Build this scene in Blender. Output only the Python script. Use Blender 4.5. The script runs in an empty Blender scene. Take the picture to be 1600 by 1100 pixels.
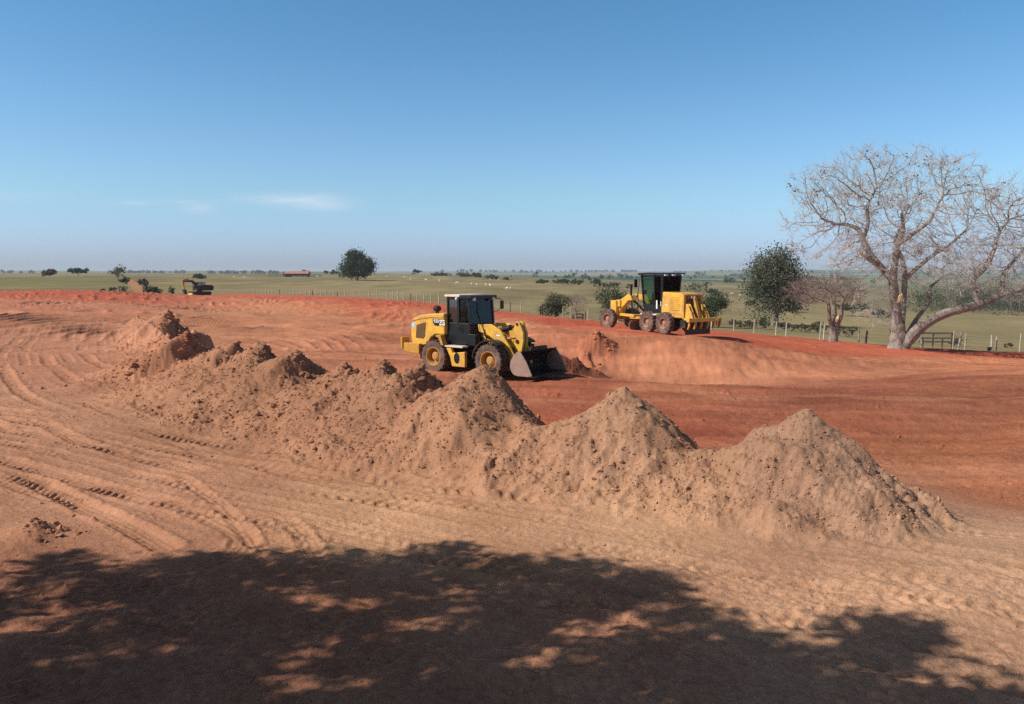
import bpy, bmesh, math, random
import numpy as np
from mathutils import Vector, Matrix, Euler

R = math.radians
scene = bpy.context.scene
COL = scene.collection

# ------------------------------------------------------------------ camera, sky, sun, exposure
CAM_Z = 3.5
F = 1250.0                                   # focal length in photo pixels (1600 wide)
PITCH = math.atan(125.0 / F)
cam_data = bpy.data.cameras.new('camera')
cam_data.sensor_width = 36.0
cam_data.lens = 36.0 * F / 1600.0
cam_data.clip_start = 0.1
cam_data.clip_end = 60000.0
cam = bpy.data.objects.new('camera', cam_data)
COL.objects.link(cam)
cam.location = (0, 0, CAM_Z)
cam.rotation_euler = (math.pi / 2 - PITCH, 0, 0)
scene.camera = cam

SUN_EL = R(41.0)
SUN_H = Vector((-0.955, -0.296)).normalized()          # horizontal direction towards the sun
TO_SUN = Vector((SUN_H.x * math.cos(SUN_EL), SUN_H.y * math.cos(SUN_EL), math.sin(SUN_EL)))
sun_data = bpy.data.lights.new('sun', 'SUN')
sun_data.energy = 5.0
sun_data.angle = R(0.53)
sun_data.color = (1.0, 0.95, 0.87)
sun = bpy.data.objects.new('sun', sun_data)
COL.objects.link(sun)
sun.location = (-30, -30, 60)
sun.rotation_euler = TO_SUN.to_track_quat('Z', 'Y').to_euler()

SKY_STRENGTH = 0.1
world = bpy.data.worlds.new('World')
scene.world = world
world.use_nodes = True
wt = world.node_tree
wt.nodes.clear()
def wn(t, **kw):
    n = wt.nodes.new(t)
    for k, v in kw.items():
        setattr(n, k, v)
    return n
def wmath(op, a, b=None, clamp=False):
    n = wn('ShaderNodeMath', operation=op, use_clamp=clamp)
    for i, v in enumerate((a, b)):
        if v is None: continue
        if isinstance(v, (int, float)): n.inputs[i].default_value = v
        else: wt.links.new(v, n.inputs[i])
    return n.outputs[0]
sky = wn('ShaderNodeTexSky', sky_type='NISHITA')
sky.sun_disc = False
sky.sun_elevation = SUN_EL
sky.sun_rotation = math.atan2(SUN_H.x, SUN_H.y)
sky.altitude = 400.0
sky.air_density = 1.0
sky.dust_density = 1.0
sky.ozone_density = 4.0
# thin cirrus wisps low over the horizon, laid out by direction on the sky
tc = wn('ShaderNodeTexCoord')
sep = wn('ShaderNodeSeparateXYZ')
wt.links.new(tc.outputs['Generated'], sep.inputs[0])
X, Y, Z = sep.outputs
front = wmath('GREATER_THAN', Y, 0.05)
ys = wmath('MAXIMUM', Y, 0.05)
u = wmath('DIVIDE', X, ys)
v = wmath('DIVIDE', Z, ys)
cmb = wn('ShaderNodeCombineXYZ')
wt.links.new(wmath('MULTIPLY', u, 9.0), cmb.inputs[0])
wt.links.new(wmath('MULTIPLY', v, 46.0), cmb.inputs[1])
nz = wn('ShaderNodeTexNoise')
nz.inputs['Scale'].default_value = 1.0
nz.inputs['Detail'].default_value = 6.0
nz.inputs['Roughness'].default_value = 0.55
nz.inputs['Distortion'].default_value = 0.4
wt.links.new(cmb.outputs[0], nz.inputs['Vector'])
def wisp(u0, v0, su, sv, amp):
    a = wmath('DIVIDE', wmath('SUBTRACT', u, u0), su)
    b = wmath('DIVIDE', wmath('SUBTRACT', v, v0), sv)
    r2 = wmath('ADD', wmath('MULTIPLY', a, a), wmath('MULTIPLY', b, b))
    return wmath('MULTIPLY', wmath('EXPONENT', wmath('MULTIPLY', r2, -1.0)), amp)
m = wisp(-0.262, 0.088, 0.050, 0.0085, 1.0)
for w in ((-0.30, 0.091, 0.045, 0.005, 0.5), (-0.235, 0.081, 0.028, 0.007, 0.7), (-0.385, 0.079, 0.020, 0.007, 0.75),
          (-0.40, 0.087, 0.03, 0.003, 0.55), (-0.465, 0.085, 0.028, 0.003, 0.45), (-0.62, 0.093, 0.06, 0.006, 0.25)):
    m = wmath('ADD', m, wisp(*w))
n1 = wmath('MULTIPLY', wmath('SUBTRACT', nz.outputs['Fac'], 0.30), 2.6, True)
mask = wmath('MULTIPLY', wmath('MULTIPLY', m, n1), front)
mask = wmath('MULTIPLY', mask, 0.55, True)
tint = wn('ShaderNodeMix', data_type='RGBA', blend_type='MULTIPLY')
tint.inputs['Factor'].default_value = 1.0
def balance(z0, z1, a, b):       # white balance of the camera, by height over the horizon
    r = wn('ShaderNodeMapRange', interpolation_type='SMOOTHSTEP')
    wt.links.new(Z, r.inputs[0]); r.inputs[1].default_value = z0; r.inputs[2].default_value = z1
    x = wn('ShaderNodeMix', data_type='RGBA')
    wt.links.new(r.outputs[0], x.inputs['Factor'])
    for k, v_ in (('A', a), ('B', b)):
        if isinstance(v_, tuple): x.inputs[k].default_value = (*v_, 1.0)
        else: wt.links.new(v_, x.inputs[k])
    return x.outputs['Result']
wb_ = balance(0.01, 0.10, (1.04, 1.22, 1.80), (1.12, 1.38, 1.49))
wb_ = balance(0.10, 0.32, wb_, (0.78, 1.29, 1.40))
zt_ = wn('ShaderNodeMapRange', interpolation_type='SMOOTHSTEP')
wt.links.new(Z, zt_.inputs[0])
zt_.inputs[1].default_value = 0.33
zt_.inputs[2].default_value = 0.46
zenith_tint = wn('ShaderNodeMix', data_type='RGBA')      # sky above the view tinted darker and less blue to warm the near shade
wt.links.new(zt_.outputs[0], zenith_tint.inputs['Factor'])
wt.links.new(wb_, zenith_tint.inputs['A'])
zenith_tint.inputs['B'].default_value = (0.74, 0.60, 0.52, 1.0)
wt.links.new(zenith_tint.outputs['Result'], tint.inputs['B'])
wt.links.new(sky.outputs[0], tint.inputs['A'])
mix = wn('ShaderNodeMix', data_type='RGBA')
wt.links.new(mask, mix.inputs['Factor'])
wt.links.new(tint.outputs['Result'], mix.inputs['A'])
mix.inputs['B'].default_value = (8.6, 8.9, 9.6, 1.0)
bg = wn('ShaderNodeBackground')
bg.inputs['Strength'].default_value = SKY_STRENGTH
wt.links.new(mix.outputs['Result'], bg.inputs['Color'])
out = wn('ShaderNodeOutputWorld')
wt.links.new(bg.outputs[0], out.inputs['Surface'])

scene.view_settings.view_transform = 'Standard'
scene.view_settings.look = 'None'
scene.view_settings.gamma = 1.0
scene.view_settings.use_curve_mapping = False
scene.view_settings.exposure = 0.0
scene.render.engine = 'CYCLES'
scene.cycles.max_bounces = 6
scene.cycles.diffuse_bounces = 3
scene.cycles.transparent_max_bounces = 16
scene.cycles.volume_bounces = 1
scene.cycles.use_denoising = False
scene.cycles.sample_clamp_indirect = 2.5

# ------------------------------------------------------------------ helpers
def ray_dir(px, py):
    a = (px - 800.0) / F
    b = (550.0 - py) / F
    c, s = math.cos(PITCH), math.sin(PITCH)
    return (a, c + b * s, -s + b * c)
def at(px, py, d):
    """World point seen at photo pixel (px, py) at distance d along the viewing axis."""
    x, y, z = ray_dir(px, py)
    return (x / y * d, d, CAM_Z + z / y * d)
def lin(r, g=None, b=None):
    if g is None: r, g, b = r
    f = lambda c: (c / 255.0 / 12.92) if c / 255.0 <= 0.04045 else ((c / 255.0 + 0.055) / 1.055) ** 2.4
    return (f(r), f(g), f(b))

def tag(o, label=None, cat=None, group=None, kind=None):
    if label: o['label'] = label
    if cat: o['category'] = cat
    if group: o['group'] = group
    if kind: o['kind'] = kind
    return o
def empty(name, loc=(0, 0, 0), rz=0.0):
    o = bpy.data.objects.new(name, None)
    o.empty_display_size = 0.3
    COL.objects.link(o)
    o.location = loc
    o.rotation_euler = (0, 0, rz)
    return o
def link_mesh(name, me, mat=None, parent=None):
    o = bpy.data.objects.new(name, me)
    if mat is not None and not me.materials: me.materials.append(mat)
    COL.objects.link(o)
    if parent is not None: o.parent = parent
    return o
def mesh_np(name, co, faces, smooth=True):
    """co (n,3); faces (m,k) int array or list of such arrays."""
    if not isinstance(faces, (list, tuple)): faces = [faces]
    faces = [np.asarray(f, dtype=np.int32) for f in faces if len(f)]
    me = bpy.data.meshes.new(name)
    me.vertices.add(len(co))
    me.vertices.foreach_set('co', np.asarray(co, dtype=np.float32).ravel())
    nl = sum(f.size for f in faces)
    me.loops.add(nl)
    me.loops.foreach_set('vertex_index', np.concatenate([f.ravel() for f in faces]))
    nf = sum(len(f) for f in faces)
    me.polygons.add(nf)
    tot = np.concatenate([np.full(len(f), f.shape[1], dtype=np.int32) for f in faces])
    start = np.zeros(nf, dtype=np.int32)
    start[1:] = np.cumsum(tot)[:-1]
    me.polygons.foreach_set('loop_start', start)
    me.polygons.foreach_set('use_smooth', np.full(nf, smooth, dtype=bool))
    me.update(calc_edges=True)
    return me

# ------------------------------------------------------------------ materials
class NT:
    def __init__(self, name):
        self.m = bpy.data.materials.new(name)
        self.m.use_nodes = True
        self.t = self.m.node_tree
        self.b = self.t.nodes['Principled BSDF']
    def n(self, t, **kw):
        x = self.t.nodes.new(t)
        for k, v in kw.items(): setattr(x, k, v)
        return x
    def l(self, a, b): self.t.links.new(a, b)
    def noise(self, scale, detail=4.0, rough=0.6, coord='Object', stretch=None):
        tcn = self.n('ShaderNodeTexCoord')
        nz = self.n('ShaderNodeTexNoise')
        nz.inputs['Scale'].default_value = scale
        nz.inputs['Detail'].default_value = detail
        nz.inputs['Roughness'].default_value = rough
        src = tcn.outputs[coord]
        if stretch:
            mp = self.n('ShaderNodeMapping')
            mp.inputs['Scale'].default_value = stretch
            self.l(src, mp.inputs[0]); src = mp.outputs[0]
        self.l(src, nz.inputs['Vector'])
        return nz.outputs['Fac']
    def ramp(self, fac, stops):
        r = self.n('ShaderNodeValToRGB')
        e = r.color_ramp.elements
        while len(e) < len(stops): e.new(0.5)
        for i, (p, c) in enumerate(stops):
            e[i].position = p
            e[i].color = (*c, 1.0) if len(c) == 3 else c
        self.l(fac, r.inputs[0])
        return r.outputs[0]
    def mixc(self, fac, a, b, blend='MIX'):
        x = self.n('ShaderNodeMix', data_type='RGBA', blend_type=blend)
        for k, v in (('Factor', fac), ('A', a), ('B', b)):
            if isinstance(v, (int, float)): x.inputs[k].default_value = v
            elif isinstance(v, tuple): x.inputs[k].default_value = (*v, 1.0) if len(v) == 3 else v
            else: self.l(v, x.inputs[k])
        return x.outputs['Result']
    def bump(self, h, strength=0.3, dist=0.02):
        bm_ = self.n('ShaderNodeBump')
        bm_.inputs['Strength'].default_value = strength
        bm_.inputs['Distance'].default_value = dist
        self.l(h, bm_.inputs['Height'])
        self.l(bm_.outputs[0], self.b.inputs['Normal'])
def simple(name, c, rough=0.6, metal=0.0, var=0.25, scale=6.0, dust=None, dust_amt=0.5, bump=0.0, spec=0.5, dscale=2.2):
    """Procedural surface: base colour with mottling and optional dust patches."""
    t = NT(name)
    dark = tuple(x * (1 - var) for x in c)
    lite = tuple(min(1.0, x * (1 + var * 0.6)) for x in c)
    f = t.noise(scale)
    col = t.ramp(f, [(0.3, dark), (0.7, lite)])
    if dust is not None:
        d = t.noise(dscale, 8.0, 0.7)
        msk = t.ramp(d, [(0.62 - 0.35 * dust_amt, (0, 0, 0)), (0.80 - 0.25 * dust_amt, (1, 1, 1))])
        mm = t.n('ShaderNodeMath', operation='MULTIPLY')
        t.l(msk, mm.inputs[0]); mm.inputs[1].default_value = min(1.0, 0.35 + dust_amt * 0.6)
        col = t.mixc(mm.outputs[0], col, dust)
    t.l(col, t.b.inputs['Base Color'])
    t.b.inputs['Roughness'].default_value = rough
    t.b.inputs['Metallic'].default_value = metal
    t.b.inputs['Specular IOR Level'].default_value = spec
    if bump: t.bump(t.noise(scale * 6), bump, 0.01)
    return t.m
# ------------------------------------------------------------------ noise
def _hash(ix, iy, seed):
    h = (ix.astype(np.int64) * 374761393 + iy.astype(np.int64) * 668265263 + seed * 974634777) & 0xFFFFFFFF
    h = ((h ^ (h >> 13)) * 1274126177) & 0xFFFFFFFF
    h = h ^ (h >> 16)
    return (h & 0xFFFFFF).astype(np.float32) / np.float32(0xFFFFFF)
def vnoise(x, y, seed=0):
    ix = np.floor(x); iy = np.floor(y)
    fx = (x - ix).astype(np.float32); fy = (y - iy).astype(np.float32)
    ix = ix.astype(np.int64); iy = iy.astype(np.int64)
    fx = fx * fx * (3 - 2 * fx); fy = fy * fy * (3 - 2 * fy)
    a = _hash(ix, iy, seed); b = _hash(ix + 1, iy, seed)
    c = _hash(ix, iy + 1, seed); d = _hash(ix + 1, iy + 1, seed)
    return (a + (b - a) * fx + (c - a) * fy + (a - b - c + d) * fx * fy) * 2 - 1
def fbm(x, y, seed=0, octs=4, gain=0.5, rot=True):
    s = np.zeros(np.shape(x), dtype=np.float32); amp = 1.0
    for o in range(octs):
        s += amp * vnoise(x, y, seed + o * 17)
        x, y = (x * 1.6 - y * 1.2) * 1.02 + 3.1, (x * 1.2 + y * 1.6) * 1.02 - 1.7
        amp *= gain
    return s
def clods(x, y, cell, seed, rmin, rmax, prob):
    """Half-buried lumps: height of random hemispheres, one per cell at most."""
    ix = np.floor(x / cell); iy = np.floor(y / cell)
    h = np.zeros(np.shape(x), dtype=np.float32)
    for dx in (-1, 0, 1):
        for dy in (-1, 0, 1):
            cx = (ix + dx).astype(np.int64); cy = (iy + dy).astype(np.int64)
            r = rmin + (rmax - rmin) * _hash(cx, cy, seed + 3) ** 1.8
            px = (cx + _hash(cx, cy, seed)) * cell; py = (cy + _hash(cx, cy, seed + 1)) * cell
            on = _hash(cx, cy, seed + 2) < prob
            d2 = ((x - px) ** 2 + ((y - py) * (0.7 + 0.6 * _hash(cx, cy, seed + 4))) ** 2) / (r * r)
            v = np.where(on & (d2 < 1), r * np.clip(1 - d2, 0, 1) ** 0.35 * 0.95, 0)
            h = np.maximum(h, v)
    return h
def sstep(a, b, x):
    t = np.clip((x - a) / (b - a), 0, 1)
    return t * t * (3 - 2 * t)

# ------------------------------------------------------------------ large shape of the land: anchor points (px, depth, py) or (px, depth, 'z', height)
A = []
for px in (-1000, -500, 0, 400, 800, 1200, 1600, 2100, 2600):
    for d in (3.0, 5.0, 7.5, 10.0):
        A.append((px, d, 'z', 0.0))
A += [(-1000, 16, 'z', 0), (-500, 16, 'z', 0), (0, 16, 'z', 0), (250, 18, 'z', 0), (500, 14, 'z', 0), (800, 12, 'z', 0), (1200, 11, 'z', 0),
      (-500, 30, 'z', 0), (0, 30, 'z', 0), (120, 27, 'z', 0), (200, 30, 'z', 0), (-1000, 40, 'z', 0.1), (-500, 60, 'z', 0.2), (0, 46, 520), (100, 58, 500), (200, 80, 480),
      (-500, 110, 'z', 0.3), (0, 85, 'z', 0.25), (0, 112, 457.5), (100, 112, 456), (200, 116, 458), (-1000, 110, 'z', 0.3),
      # pit floor
      (1600, 13, 795), (2100, 12, 'z', -0.25), (2600, 14, 'z', -0.3), (1500, 19.5, 702), (1250, 18, 'z', -0.8), (1000, 21, 'z', -0.8), (800, 24, 'z', -0.8),
      (1000, 31, 600), (1250, 30, 'z', -1.0), (1600, 27, 'z', -1.0), (1900, 28, 'z', -0.9), (2400, 30, 'z', -0.9), (700, 34.5, 577), (600, 30, 'z', -0.75), (500, 40, 'z', -0.8), (420, 45, 'z', -0.75),
      (560, 52, 'z', -0.82), (500, 71, 500), (360, 82, 'z', -0.75), (320, 62, 'z', -0.6), (830, 39, 572), (880, 43.5, 573), (960, 44.5, 574), (1040, 44, 581), (1200, 43, 587), (1370, 43, 588),
      (1540, 46, 576), (1450, 36, 'z', -1.35), (1800, 50, 566), (2200, 50, 562),
      (760, 54, 524), (640, 72, 502), (500, 87, 487), (400, 97, 481), (320, 110, 470),
      # lip of the bank
      (500, 97, 472), (400, 112, 467), (640, 80, 483), (750, 66, 494), (830, 55, 503), (880, 51, 511), (943, 49.5, 516), (1050, 47.8, 526), (1116, 48, 531), (1210, 48.5, 545), (1320, 49.5, 560), (1430, 51, 566), (1540, 53, 567), (1800, 58, 570), (2200, 62, 572),
      (1306, 56, 548),
      (1050, 49.3, 524.6), (1050, 51, 523.2), (943, 52, 513.8), (1116, 50.5, 529), (1210, 50.7, 543), (880, 54, 509.5), (1320, 53.5, 555),
      (1050, 53, 521.5), (1050, 65, 516), (1050, 80, 512.5), (1050, 94, 510.5), (943, 55, 512), (943, 70, 507), (943, 88, 504), (830, 63, 499), (830, 82, 494.5), (750, 77, 490), (750, 100, 484),
      (640, 95, 478), (640, 120, 473), (500, 115, 467.5), (500, 145, 464), (400, 135, 464), (400, 165, 461.5), (1116, 54, 526), (1116, 65, 520.5), (1116, 76, 517.8), (1210, 54, 539), (1210, 64, 530.5), (1210, 73, 526),
      (1320, 60, 546), (1320, 66, 539), (1430, 58, 554), (1430, 63, 546.5), (1540, 61, 556), (1540, 67, 550), (330, 150, 462.5), (1306, 82, 530), (1420, 76, 539), (1122, 100, 513.5), (938, 120, 498),
      # fence line
      (310, 135, 463), (310, 165, 461.5), (400, 198, 459), (500, 175, 462), (600, 150, 467), (700, 130, 475.5), (820, 115, 490.5), (938, 105, 502.5), (1122, 88, 516.5), (1240, 80, 526), (1306, 75, 532.5), (1420, 68, 541.5), (1600, 75, 549), (1900, 72, 562), (2300, 72, 575),
      # pastures
      (-700, 150, 456.5), (100, 150, 455.5), (220, 150, 457.5), (-700, 230, 445), (100, 230, 443.5), (-700, 420, 433), (100, 420, 432), (220, 420, 431.5), (100, 560, 434),
      (300, 240, 448), (300, 420, 436), (300, 700, 429.5), (460, 520, 433), (500, 300, 446), (558, 375, 438), (500, 760, 428.5), (650, 760, 428.5), (500, 1500, 429), (300, 1500, 428.5), (100, 1500, 428), (-700, 1500, 428),
      (660, 280, 449), (720, 210, 459), (800, 420, 440.5), (790, 640, 434), (740, 900, 431.5), (800, 1500, 433),
      (900, 160, 478), (900, 280, 457), (900, 600, 443), (900, 1500, 434), (1000, 3500, 428), (1150, 1100, 441), (1150, 500, 455), (1150, 260, 476), (1150, 140, 500),
      (1230, 130, 505), (1350, 110, 517), (1350, 200, 490), (1350, 400, 466), (1350, 1000, 447), (1500, 110, 528), (1500, 150, 513), (1500, 240, 494), (1500, 420, 482), (1500, 1000, 452), (1500, 3000, 433), (1250, 3000, 432),
      (2200, 110, 540), (2200, 240, 500), (2200, 1000, 455), (2200, 3000, 434),
      (-700, 4500, 426), (0, 4500, 425.5), (400, 4500, 426), (700, 4500, 424), (900, 5200, 424.5), (1100, 5200, 424), (1300, 5200, 424.5), (1600, 5200, 425.5), (2200, 5200, 426),
      (-700, 13000, 425.4), (400, 13000, 425.4), (1200, 13000, 425.6), (2200, 13000, 425.6)]
_P, _H = [], []
for a in A:
    if a[2] == 'z': p = (at(a[0], 550, a[1])[0], a[1], a[3])
    else: p = at(a[0], a[2], a[1])
    _P.append((p[0] / p[1], math.log(p[1])))
    _H.append(p[2] / (1 + p[1] / 150.0))
_P = np.array(_P); _H = np.array(_H)
_C2 = 0.06 ** 2
def _ker(a, b):
    d2 = ((a[:, None, 0] - b[None, :, 0]) ** 2 + (a[:, None, 1] - b[None, :, 1]) ** 2)
    return -np.sqrt(d2 + _C2)
_n = len(_P)
_K = np.zeros((_n + 1, _n + 1))
_K[:_n, :_n] = _ker(_P, _P) - np.eye(_n) * 0.0004
_K[:_n, _n] = 1; _K[_n, :_n] = 1
_W = np.linalg.solve(_K, np.append(_H, 0))
GU, GV = np.linspace(-1.5, 1.5, 321), np.linspace(math.log(3.0), math.log(13000.0), 520)
_uu, _vv = np.meshgrid(GU, GV, indexing='ij')
_g = np.empty(_uu.size)
_pts = np.stack([_uu.ravel(), _vv.ravel()], 1)
for i in range(0, len(_pts), 20000):
    _g[i:i + 20000] = _ker(_pts[i:i + 20000], _P) @ _W[:_n] + _W[_n]
_g = _g.reshape(_uu.shape)
def base_z(x, y):
    yc = np.clip(y, 3.0, 12900.0)
    u = np.clip(x / yc, -1.499, 1.499); v = np.log(yc)
    fu = (u - GU[0]) / (GU[1] - GU[0]); fv = np.clip((v - GV[0]) / (GV[1] - GV[0]), 0, len(GV) - 1.001)
    iu = np.floor(fu).astype(np.int32); iv = np.floor(fv).astype(np.int32)
    fu = fu - iu; fv = fv - iv
    g = (_g[iu, iv] * (1 - fu) * (1 - fv) + _g[iu + 1, iv] * fu * (1 - fv) + _g[iu, iv + 1] * (1 - fu) * fv + _g[iu + 1, iv + 1] * fu * fv)
    z = g * (1 + yc / 150.0)
    near = sstep(5.5, 3.2, y)
    return z * (1 - near)

# boundary between bare dirt and pasture: depth of the edge as a function of x/y
_B = [(-1000, 120), (-300, 122), (0, 121), (100, 120), (200, 124), (260, 134), (300, 172), (330, 178), (380, 196), (400, 194), (500, 172), (600, 147.5), (700, 128), (820, 113), (938, 103), (1122, 86), (1240, 78.5), (1306, 73.5), (1420, 66.5), (1600, 73), (1900, 71), (2300, 70), (2700, 70)]
_BU = np.array([at(b[0], 450, b[1])[0] / b[1] for b in _B]); _BD = np.array([b[1] for b in _B], dtype=float)
def edge_depth(x, y):
    return np.interp(x / np.maximum(y, 3.0), _BU, _BD)
# lip of the far bank (inner edge of the flat red rim)
_L = [(250, 125), (320, 122), (400, 112), (500, 97), (640, 80), (750, 66), (830, 55), (880, 51), (943, 49.5), (1050, 47.8), (1116, 48), (1210, 49), (1320, 52), (1430, 55), (1540, 58), (1800, 60), (2300, 64)]
_LU = np.array([at(b[0], 450, b[1])[0] / b[1] for b in _L]); _LD = np.array([b[1] for b in _L], dtype=float)
def lip_depth(x, y):
    return np.interp(x / np.maximum(y, 3.0), _LU, _LD)

# ------------------------------------------------------------------ dumped mounds: (px, py of the peak, depth, slopes left, right, front, back, label)
MOUNDS = [
    (1262, 640, 12.3, 0.50, 0.86, 0.60, 0.85, 'tan dirt mound with a blunt crumbly top, nearest and rightmost of the dumped row'),
    (976, 610, 13.6, 0.56, 0.86, 0.62, 0.85, 'sharp peaked tan dirt mound, second from the right in the dumped row'),
    (756, 572, 15.5, 0.55, 1.05, 0.60, 0.85, 'broad tall dirt mound standing in front of the front wheel of the loader'),
    (655, 572, 16.7, 0.50, 2.6, 0.52, 0.9, 'dirt mound with a dark broken right side below the rear wheel of the loader'),
    (598, 566, 17.4, 0.55, 1.1, 0.50, 0.9, 'low rounded dirt mound left of the one below the rear wheel of the loader'),
    (536, 567, 18.4, 0.50, 1.3, 0.50, 0.9, 'small dirt mound with a crumbly knob in the middle of the spoil row'),
    (462, 547, 20.0, 0.50, 2.0, 0.50, 0.9, 'dirt mound with a thin dark ridge running down its right side'),
    (408, 537, 21.5, 0.55, 1.6, 0.50, 0.9, 'dirt mound with a speckled dark right slope left of the ridged mound'),
    (368, 535, 22.8, 0.45, 2.8, 0.48, 0.9, 'small dirt mound with a notched dark right face in the left of the spoil row'),
    (288, 518, 27.0, 0.50, 3.6, 0.50, 0.9, 'dirt mound ending in a big black shaded cut face on its right'),
    (260, 484, 40.0, 0.8, 1.4, 0.8, 0.9, 'farthest dirt mound of the row, capped with dark lumpy clods'),
    (930, 519, 46.6, 1.1, 0.95, 1.0, 0.6, 'red crumbly dirt mound against the bank below the front wheel of the grader'),
    (862, 546, 34.6, 0.95, 0.62, 0.80, 0.8, 'dark moist dirt mound right in front of the loader bucket'),
    (55, 814, 10.3, 0.45, 0.85, 0.5, 0.7, 'low reddish dirt lump with a dark cut side by the edge of the tree shade'),
]
_MP = [(at(m[0], m[1], m[2]), m) for m in MOUNDS]
def mound_h(i, x, y):
    (mx, my, mz), m = _MP[i]
    dx = x - mx; dy = y - my
    r = np.sqrt(dx * dx + dy * dy) + 1e-6
    c = dx / r; s = dy / r
    wr, wl = np.clip(c, 0, 1) ** 2, np.clip(-c, 0, 1) ** 2
    wb, wf = np.clip(s, 0, 1) ** 2, np.clip(-s, 0, 1) ** 2
    sl = wl * m[3] + wr * m[4] + wf * m[5] + wb * m[6]
    jag = 0.34 if i in (10, 11) else 0.22
    if m[4] > 1.9:                                  # a bucket has cut into this one: steep face to the right and front
        wc = np.clip(c * 0.80 - s * 0.60, 0, 1) ** 1.3
        jag = 0.10; rc = 0.34
        sl = (wl * m[3] + wr * 0.6 + wf * m[5] + wb * m[6]) * (1 - wc) + wc * (m[4] * np.minimum(r, rc) + 0.5 * np.maximum(r - rc, 0)) / r
    sc = min(m[2] / 13.0, 1.7)
    rr = np.sqrt(r * r + (0.05 * sc) ** 2) - 0.05 * sc
    rr = rr + np.minimum(rr, 1.1 * sc) * jag * fbm(x / (0.55 * sc) + i * 7.7, y / (0.55 * sc), 40 + i, 3)
    return mz - sl * rr + (0.10 * fbm(x / (1.1 * sc) + i * 3.1, y / (1.1 * sc), 140 + i, 2) * np.clip(r / 0.6, 0, 1) if i < 10 else 0.0)

# berm the outer mounds were tipped onto: crest polyline (depth, px, height over the ground)
_RIDGE = np.array([at(px, 550, d)[:2] + (h,) for px, d, h in ((1110, 12.9, 0.55), (860, 14.6, 0.55), (800, 15.1, 0.9), (700, 16.2, 1.0), (560, 17.9, 1.1), (500, 19.2, 0.95), (430, 21, 1.05), (385, 22.3, 1.1), (330, 25, 1.0), (300, 26.8, 0.8), (272, 32, 0.9), (248, 40, 0.95), (228, 52, 0.8), (212, 62, 0.2))])
def polyline_st(x, y, P):
    """nearest point on a polyline: arclength s, signed offset t (right of travel is positive), segment parameter value index"""
    best = np.full(np.shape(x), 1e9, dtype=np.float32); S = np.zeros(np.shape(x), dtype=np.float32); T = np.zeros(np.shape(x), dtype=np.float32); Q = np.zeros(np.shape(x), dtype=np.float32)
    acc = 0.0
    for i in range(len(P) - 1):
        ax, ay = P[i][0], P[i][1]; bx, by = P[i + 1][0] - ax, P[i + 1][1] - ay
        L = math.hypot(bx, by)
        t = np.clip(((x - ax) * bx + (y - ay) * by) / (L * L), 0, 1)
        ex = x - ax - t * bx; ey = y - ay - t * by
        d2 = ex * ex + ey * ey
        m_ = d2 < best
        best = np.where(m_, d2, best)
        S = np.where(m_, acc + t * L, S)
        T = np.where(m_, np.sign(ex * by - ey * bx) * np.sqrt(d2), T)
        Q = np.where(m_, i + t, Q)
        acc += L
    return S, T, Q
def catmull(P, n=10):
    P = [np.array(p, dtype=float) for p in P]
    P = [2 * P[0] - P[1]] + P + [2 * P[-1] - P[-2]]
    o = []
    for i in range(1, len(P) - 2):
        for k in range(n):
            t = k / n
            o.append(0.5 * (2 * P[i] + (P[i + 1] - P[i - 1]) * t + (2 * P[i - 1] - 5 * P[i] + 4 * P[i + 1] - P[i + 2]) * t * t + (3 * P[i] - P[i - 1] - 3 * P[i + 1] + P[i + 2]) * t ** 3))
    o.append(P[-2])
    return o
def gpt(px, py):
    d = CAM_Z / -(ray_dir(px, py)[2] / ray_dir(px, py)[1])
    return at(px, py, d)[:2]
ROADS = [  # (centre line in photo pixels on the level ground, ruts (offset, half width, depth, lugs))
    (catmull([gpt(*p) for p in ((2300, 985), (1900, 930), (1600, 893), (1200, 848), (800, 787), (500, 735), (250, 660), (110, 600), (62, 555), (95, 505), (190, 478), (330, 468))], 8),
     [(-1.35, .24, .05, 1.0), (-.55, .2, .03, .8), (.25, .26, .05, 1.0), (1.05, .22, .035, .7), (1.75, .25, .045, 1.0), (-2.1, .2, .03, .5), (2.6, .22, .04, .6), (-3.0, .25, .05, .3), (3.5, .25, .05, .5)], 4.6),
    (catmull([gpt(*p) for p in ((1500, 960), (1000, 880), (640, 826), (380, 775), (150, 722), (-100, 672), (-500, 620), (-900, 590))], 8),
     [(-.85, .24, .05, 1.0), (-.1, .2, .03, .6), (.75, .25, .055, 1.0), (1.5, .22, .04, .8), (-1.6, .2, .035, .5), (2.2, .24, .045, .9)], 2.9),
    (catmull([gpt(*p) for p in ((460, 880), (420, 820), (350, 770), (240, 720), (90, 690), (-150, 650))], 8),
     [(-.3, .14, .03, .4), (.35, .16, .035, .5)], 1.0),
    (catmull([gpt(*p) for p in ((260, 856), (180, 815), (60, 762), (-80, 715), (-300, 660))], 8),
     [(0.0, .22, .075, 1.3), (.95, .2, .04, .6)], 1.6),
]
def grade(x, y):
    """coordinates whose unit grows with distance (coarser lumps where the machines left coarser ground)"""
    y = np.asarray(y, dtype=np.float64)
    sc = np.clip(y / 12.0, 0.8, 3.5)
    V = np.where(y < 9.6, y / 0.8, np.where(y < 42.0, 12.0 + 12.0 * np.log(np.clip(y, 9.6, 42.0) / 9.6), 12.0 + 12.0 * math.log(42.0 / 9.6) + (y - 42.0) / 3.5))
    return x / sc, V, sc
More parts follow.
